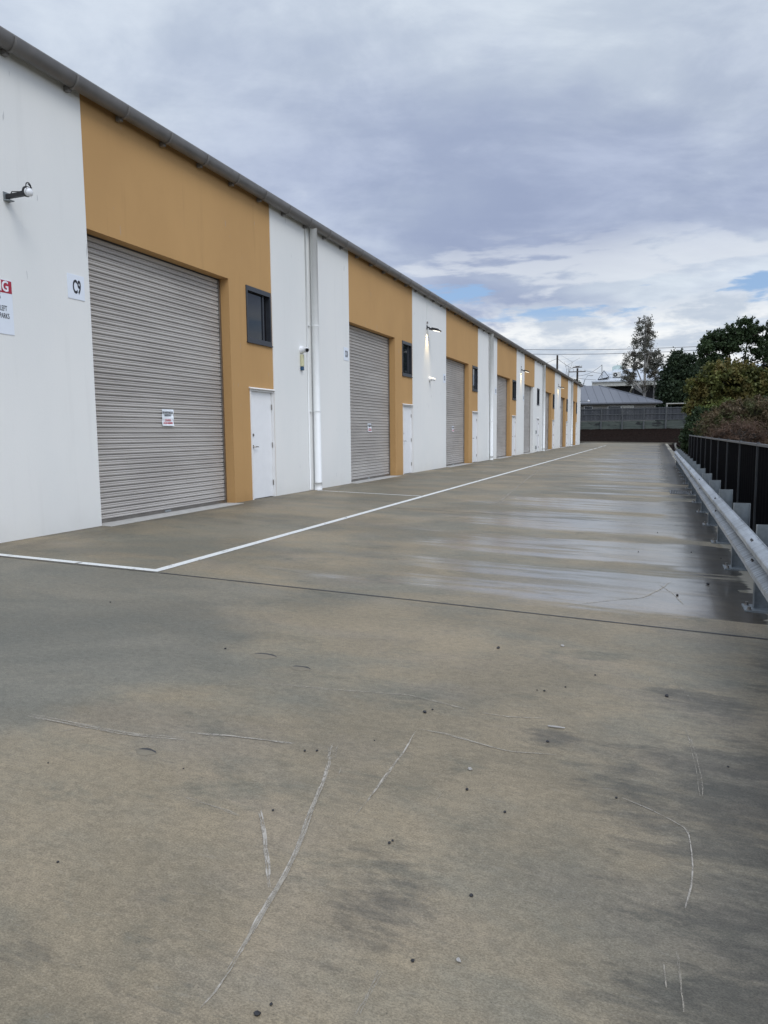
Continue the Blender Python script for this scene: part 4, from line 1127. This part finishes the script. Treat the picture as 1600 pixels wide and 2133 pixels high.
tree('shorter gum tree with thin pale trunk, right of the pair', 'tree', (-.7, 117, 2.5),
     [([(0, 0, 0), (.0, 0, 4), (.1, 0, 7.5), (.0, 0, 10)], .16), ([(.0, 0, 3.2), (.8, 0, 5), (1.5, 0, 6.2)], .07)],
     [(.0, 0, 9.4, 1.1, 1.1, 1.3, 26), (.45, 0, 7.6, 1.0, 1.1, 1.2, 24), (-.5, 0, 8.2, .8, 1, 1.5, 14), (1.2, 0, 5.0, .8, .8, .7, 5)],
     'crown', .14, LG, M['barkpale'], per=62, clump=.45, droop=.9, aspect=.34, group='gum trees behind the grey roof', name='gum_tree')
# dark mass right of the gum trees
tree('dense dark green tree with wispy top between the gum trees and the tall right-hand tree', 'tree', (3.2, 113, 2.5),
     [([(0, 0, 0), (.1, 0, 3), (0, 0, 6), (-.3, 0, 8.5)], .3), ([(0, 0, 3), (1.6, 0, 6), (2.2, 0, 8)], .16)],
     [(.4, 0, 4.6, 3.3, 2.6, 3.4, 190), (2.6, 0, 5.2, 2.6, 2, 3.2, 110), (-.6, 0, 7.6, 1.7, 1.5, 1.4, 36), (-2.0, 0, 3.6, 1.3, 1.4, 2.8, 60), (-.9, 0, 9.2, .8, .8, .9, 10), (.7, 0, 8.9, .8, .8, .7, 8), (.6, 0, 1.2, 4.6, 2, 1.3, 90)],
     'crown', .20, LD, M['bark'], per=85, clump=.65)
# tall spreading tree
tree('tall dark spreading tree with gaps of sky low in its crown at upper right', 'tree', (6.0, 64, -.3),
     [([(-.6, 0, 0), (-.5, 0, 3), (-.6, 0, 5.6), (-.9, 0, 7.8)], .17), ([(.1, 0, 0), (.15, 0, 4), (.2, 0, 6.4), (.4, 0, 8.6)], .16), ([(.15, 0, 4.5), (1.2, 0, 6.2), (2.2, 0, 7.4)], .10), ([(-.5, 0, 4.6), (-1.7, 0, 6.4), (-2.3, 0, 7.4)], .09)],
     [(-1.9, 0, 8.0, 1.2, 1.0, 1.2, 40), (-.7, 0, 9.1, 1.1, 1.0, .85, 26), (.3, 0, 9.5, .8, 1.0, .8, 14), (1.2, 0, 9.0, .9, 1, .8, 16), (1.9, 0, 8.0, 1.1, 1.1, 1.0, 26), (2.7, 0, 6.9, 1.1, 1.1, 1.3, 34), (-1.9, 0, 6.8, 1.05, 1, .7, 18), (-.2, 0, 8.2, 1.5, 1, .6, 24), (2.4, 0, 5.7, 1.0, 1, .9, 20), (.9, 0, 7.2, .9, .8, .6, 6), (-2.7, 0, 7.6, .5, .6, 1.0, 8)],
     'crown', .115, LT, M['bark'], per=80, clump=.30)
# olive tree in front
tree('rounded olive green tree with yellowing top behind the black fence', 'tree', (4.5, 56, -.3),
     [([(0, 0, 0), (0, 0, 2), (-.2, 0, 4.5)], .16), ([(0, 0, 1.5), (1.2, 0, 3.6), (1.6, 0, 4.6)], .1)],
     [(-.2, 0, 4.6, 1.9, 1.6, 1.55, 150), (1.0, 0, 4.5, 1.3, 1.4, 1.4, 80), (-1.5, 0, 3.3, 1.0, 1.3, 1.4, 60), (.3, 0, 3.0, 2.0, 1.4, 1.2, 90), (-2.25, 0, 4.3, .5, .6, .85, 18), (-2.2, 0, 2.9, .5, .6, .7, 14), (-.9, 0, 5.7, .5, .5, .5, 10), (.9, 0, 5.6, .6, .5, .5, 10), (2.0, 0, 5.2, .5, .5, .5, 8)],
     'crown', .12, LO, M['bark'], per=62, clump=.30)
tree('bright yellow-green feathery tree at the right edge beside the olive tree', 'tree', (7.0, 57, -.3),
     [([(0, 0, 0), (0, 0, 2.5), (.1, 0, 4.4)], .1)],
     [(.1, 0, 4.3, .8, .9, 1.2, 50), (.3, 0, 2.9, 1.0, 1, 1.2, 50), (1.6, 0, 3.8, 1.2, 1, 1.6, 50)], 'crown', .12, LY, M['bark'], per=85, clump=.32, aspect=.2)
tree('small bright green shrub poking up between the olive tree and reddish bush', 'shrub', (4.1, 52, -.3),
     [([(0, 0, 0), (0, 0, 2.4)], .06)], [(0, 0, 3.0, .6, .6, .5, 22), (-.9, 0, 2.8, .7, .6, .4, 18)], 'foliage', .07, LY, M['bark'], per=80, clump=.22, name='shrub')
# reddish bush over the fence
tree('large bush with pinkish brown new growth overhanging the black fence', 'bush', (4.1, 46, -.3),
     [([(0, 0, 0), (0, 0, 1.4)], .1), ([(0, 0, .6), (.9, 0, 1.8)], .07)],
     [(.1, 0, 2.5, .95, 1.2, .7, 60), (1.15, 0, 2.65, .7, 1.1, .75, 46), (-.9, 0, 1.9, .9, 1.2, .8, 60), (-1.5, 0, 1.2, .6, 1, .7, 34), (1.5, 0, 1.6, .6, 1.0, 1.2, 50), (-.2, -.6, 1.3, 1.6, 1.2, .9, 90), (.6, -.4, 1.9, .8, .8, .6, 34)],
     'foliage', .11, LR, M['bark'], per=55, clump=.25, aspect=.24, name='bush')
bb = tree('tangle of dry reddish brown brush low behind the black fence', 'bush', (4.0, 43.6, -.3),
     [([(0, 0, 0), (0, 0, .9)], .05)], [(.1, 0, 1.1, 1.5, .8, .95, 110), (-1.0, 0, .7, .6, .6, .6, 26)], 'foliage', .11, LB, M['bark'], per=70, clump=.26, aspect=.09, name='bush')
tree('dark green leafy shrub at the far end of the black fence', 'shrub', (2.35, 49, -.3),
     [([(0, 0, 0), (0, 0, 1.4)], .06)],
     [(.1, 0, 1.9, .75, .8, .85, 50), (-.35, 0, 1.0, .6, .8, .8, 36), (.4, 0, .9, .7, .8, .8, 36)], 'foliage', .08, LT, M['bark'], per=90, clump=.24, name='shrub')
tree('dark green hedge mass at the right edge behind the reddish bush', 'shrub', (9.0, 54, -.3),
     [([(0, 0, 0), (0, 0, 1.4)], .1)],
     [(-1.6, 0, 1.8, 1.4, 1.2, 1.9, 110), (.6, 0, 2.2, 1.6, 1.2, 2.3, 80)], 'foliage', .10, LD, M['bark'], per=90, clump=.36, name='shrub')
# far small ones behind the gutter
tree('leafless twiggy tree behind the bare timber pole', 'tree', (-16.6, 146, 2.5),
     [([(0, 0, 0), (0, 0, 6), (.1, 0, 11.2)], .2)] + [([(0, 0, 5 + .8 * k), (random.uniform(-1.2, 1.2), 0, 8 + .7 * k), (random.uniform(-2.2, 2.2), 0, 10 + .6 * k)], .05) for k in range(7)],
     [(0, 0, 8.2, 1.6, 1, 1.0, 3)], 'crown', .08, LG, M['barkpale'], per=20, clump=.5)
tree('small green tree top peeking over the far end of the gutter', 'tree', (-15.8, 148, 2.5),
     [([(0, 0, 0), (0, 0, 5.5)], .2)], [(0, 0, 7.6, 1.3, 1.2, 1.2, 44), (1.0, 0, 6.8, 1.1, 1, .9, 24)], 'crown', .16, LT, M['bark'], per=70, clump=.45)
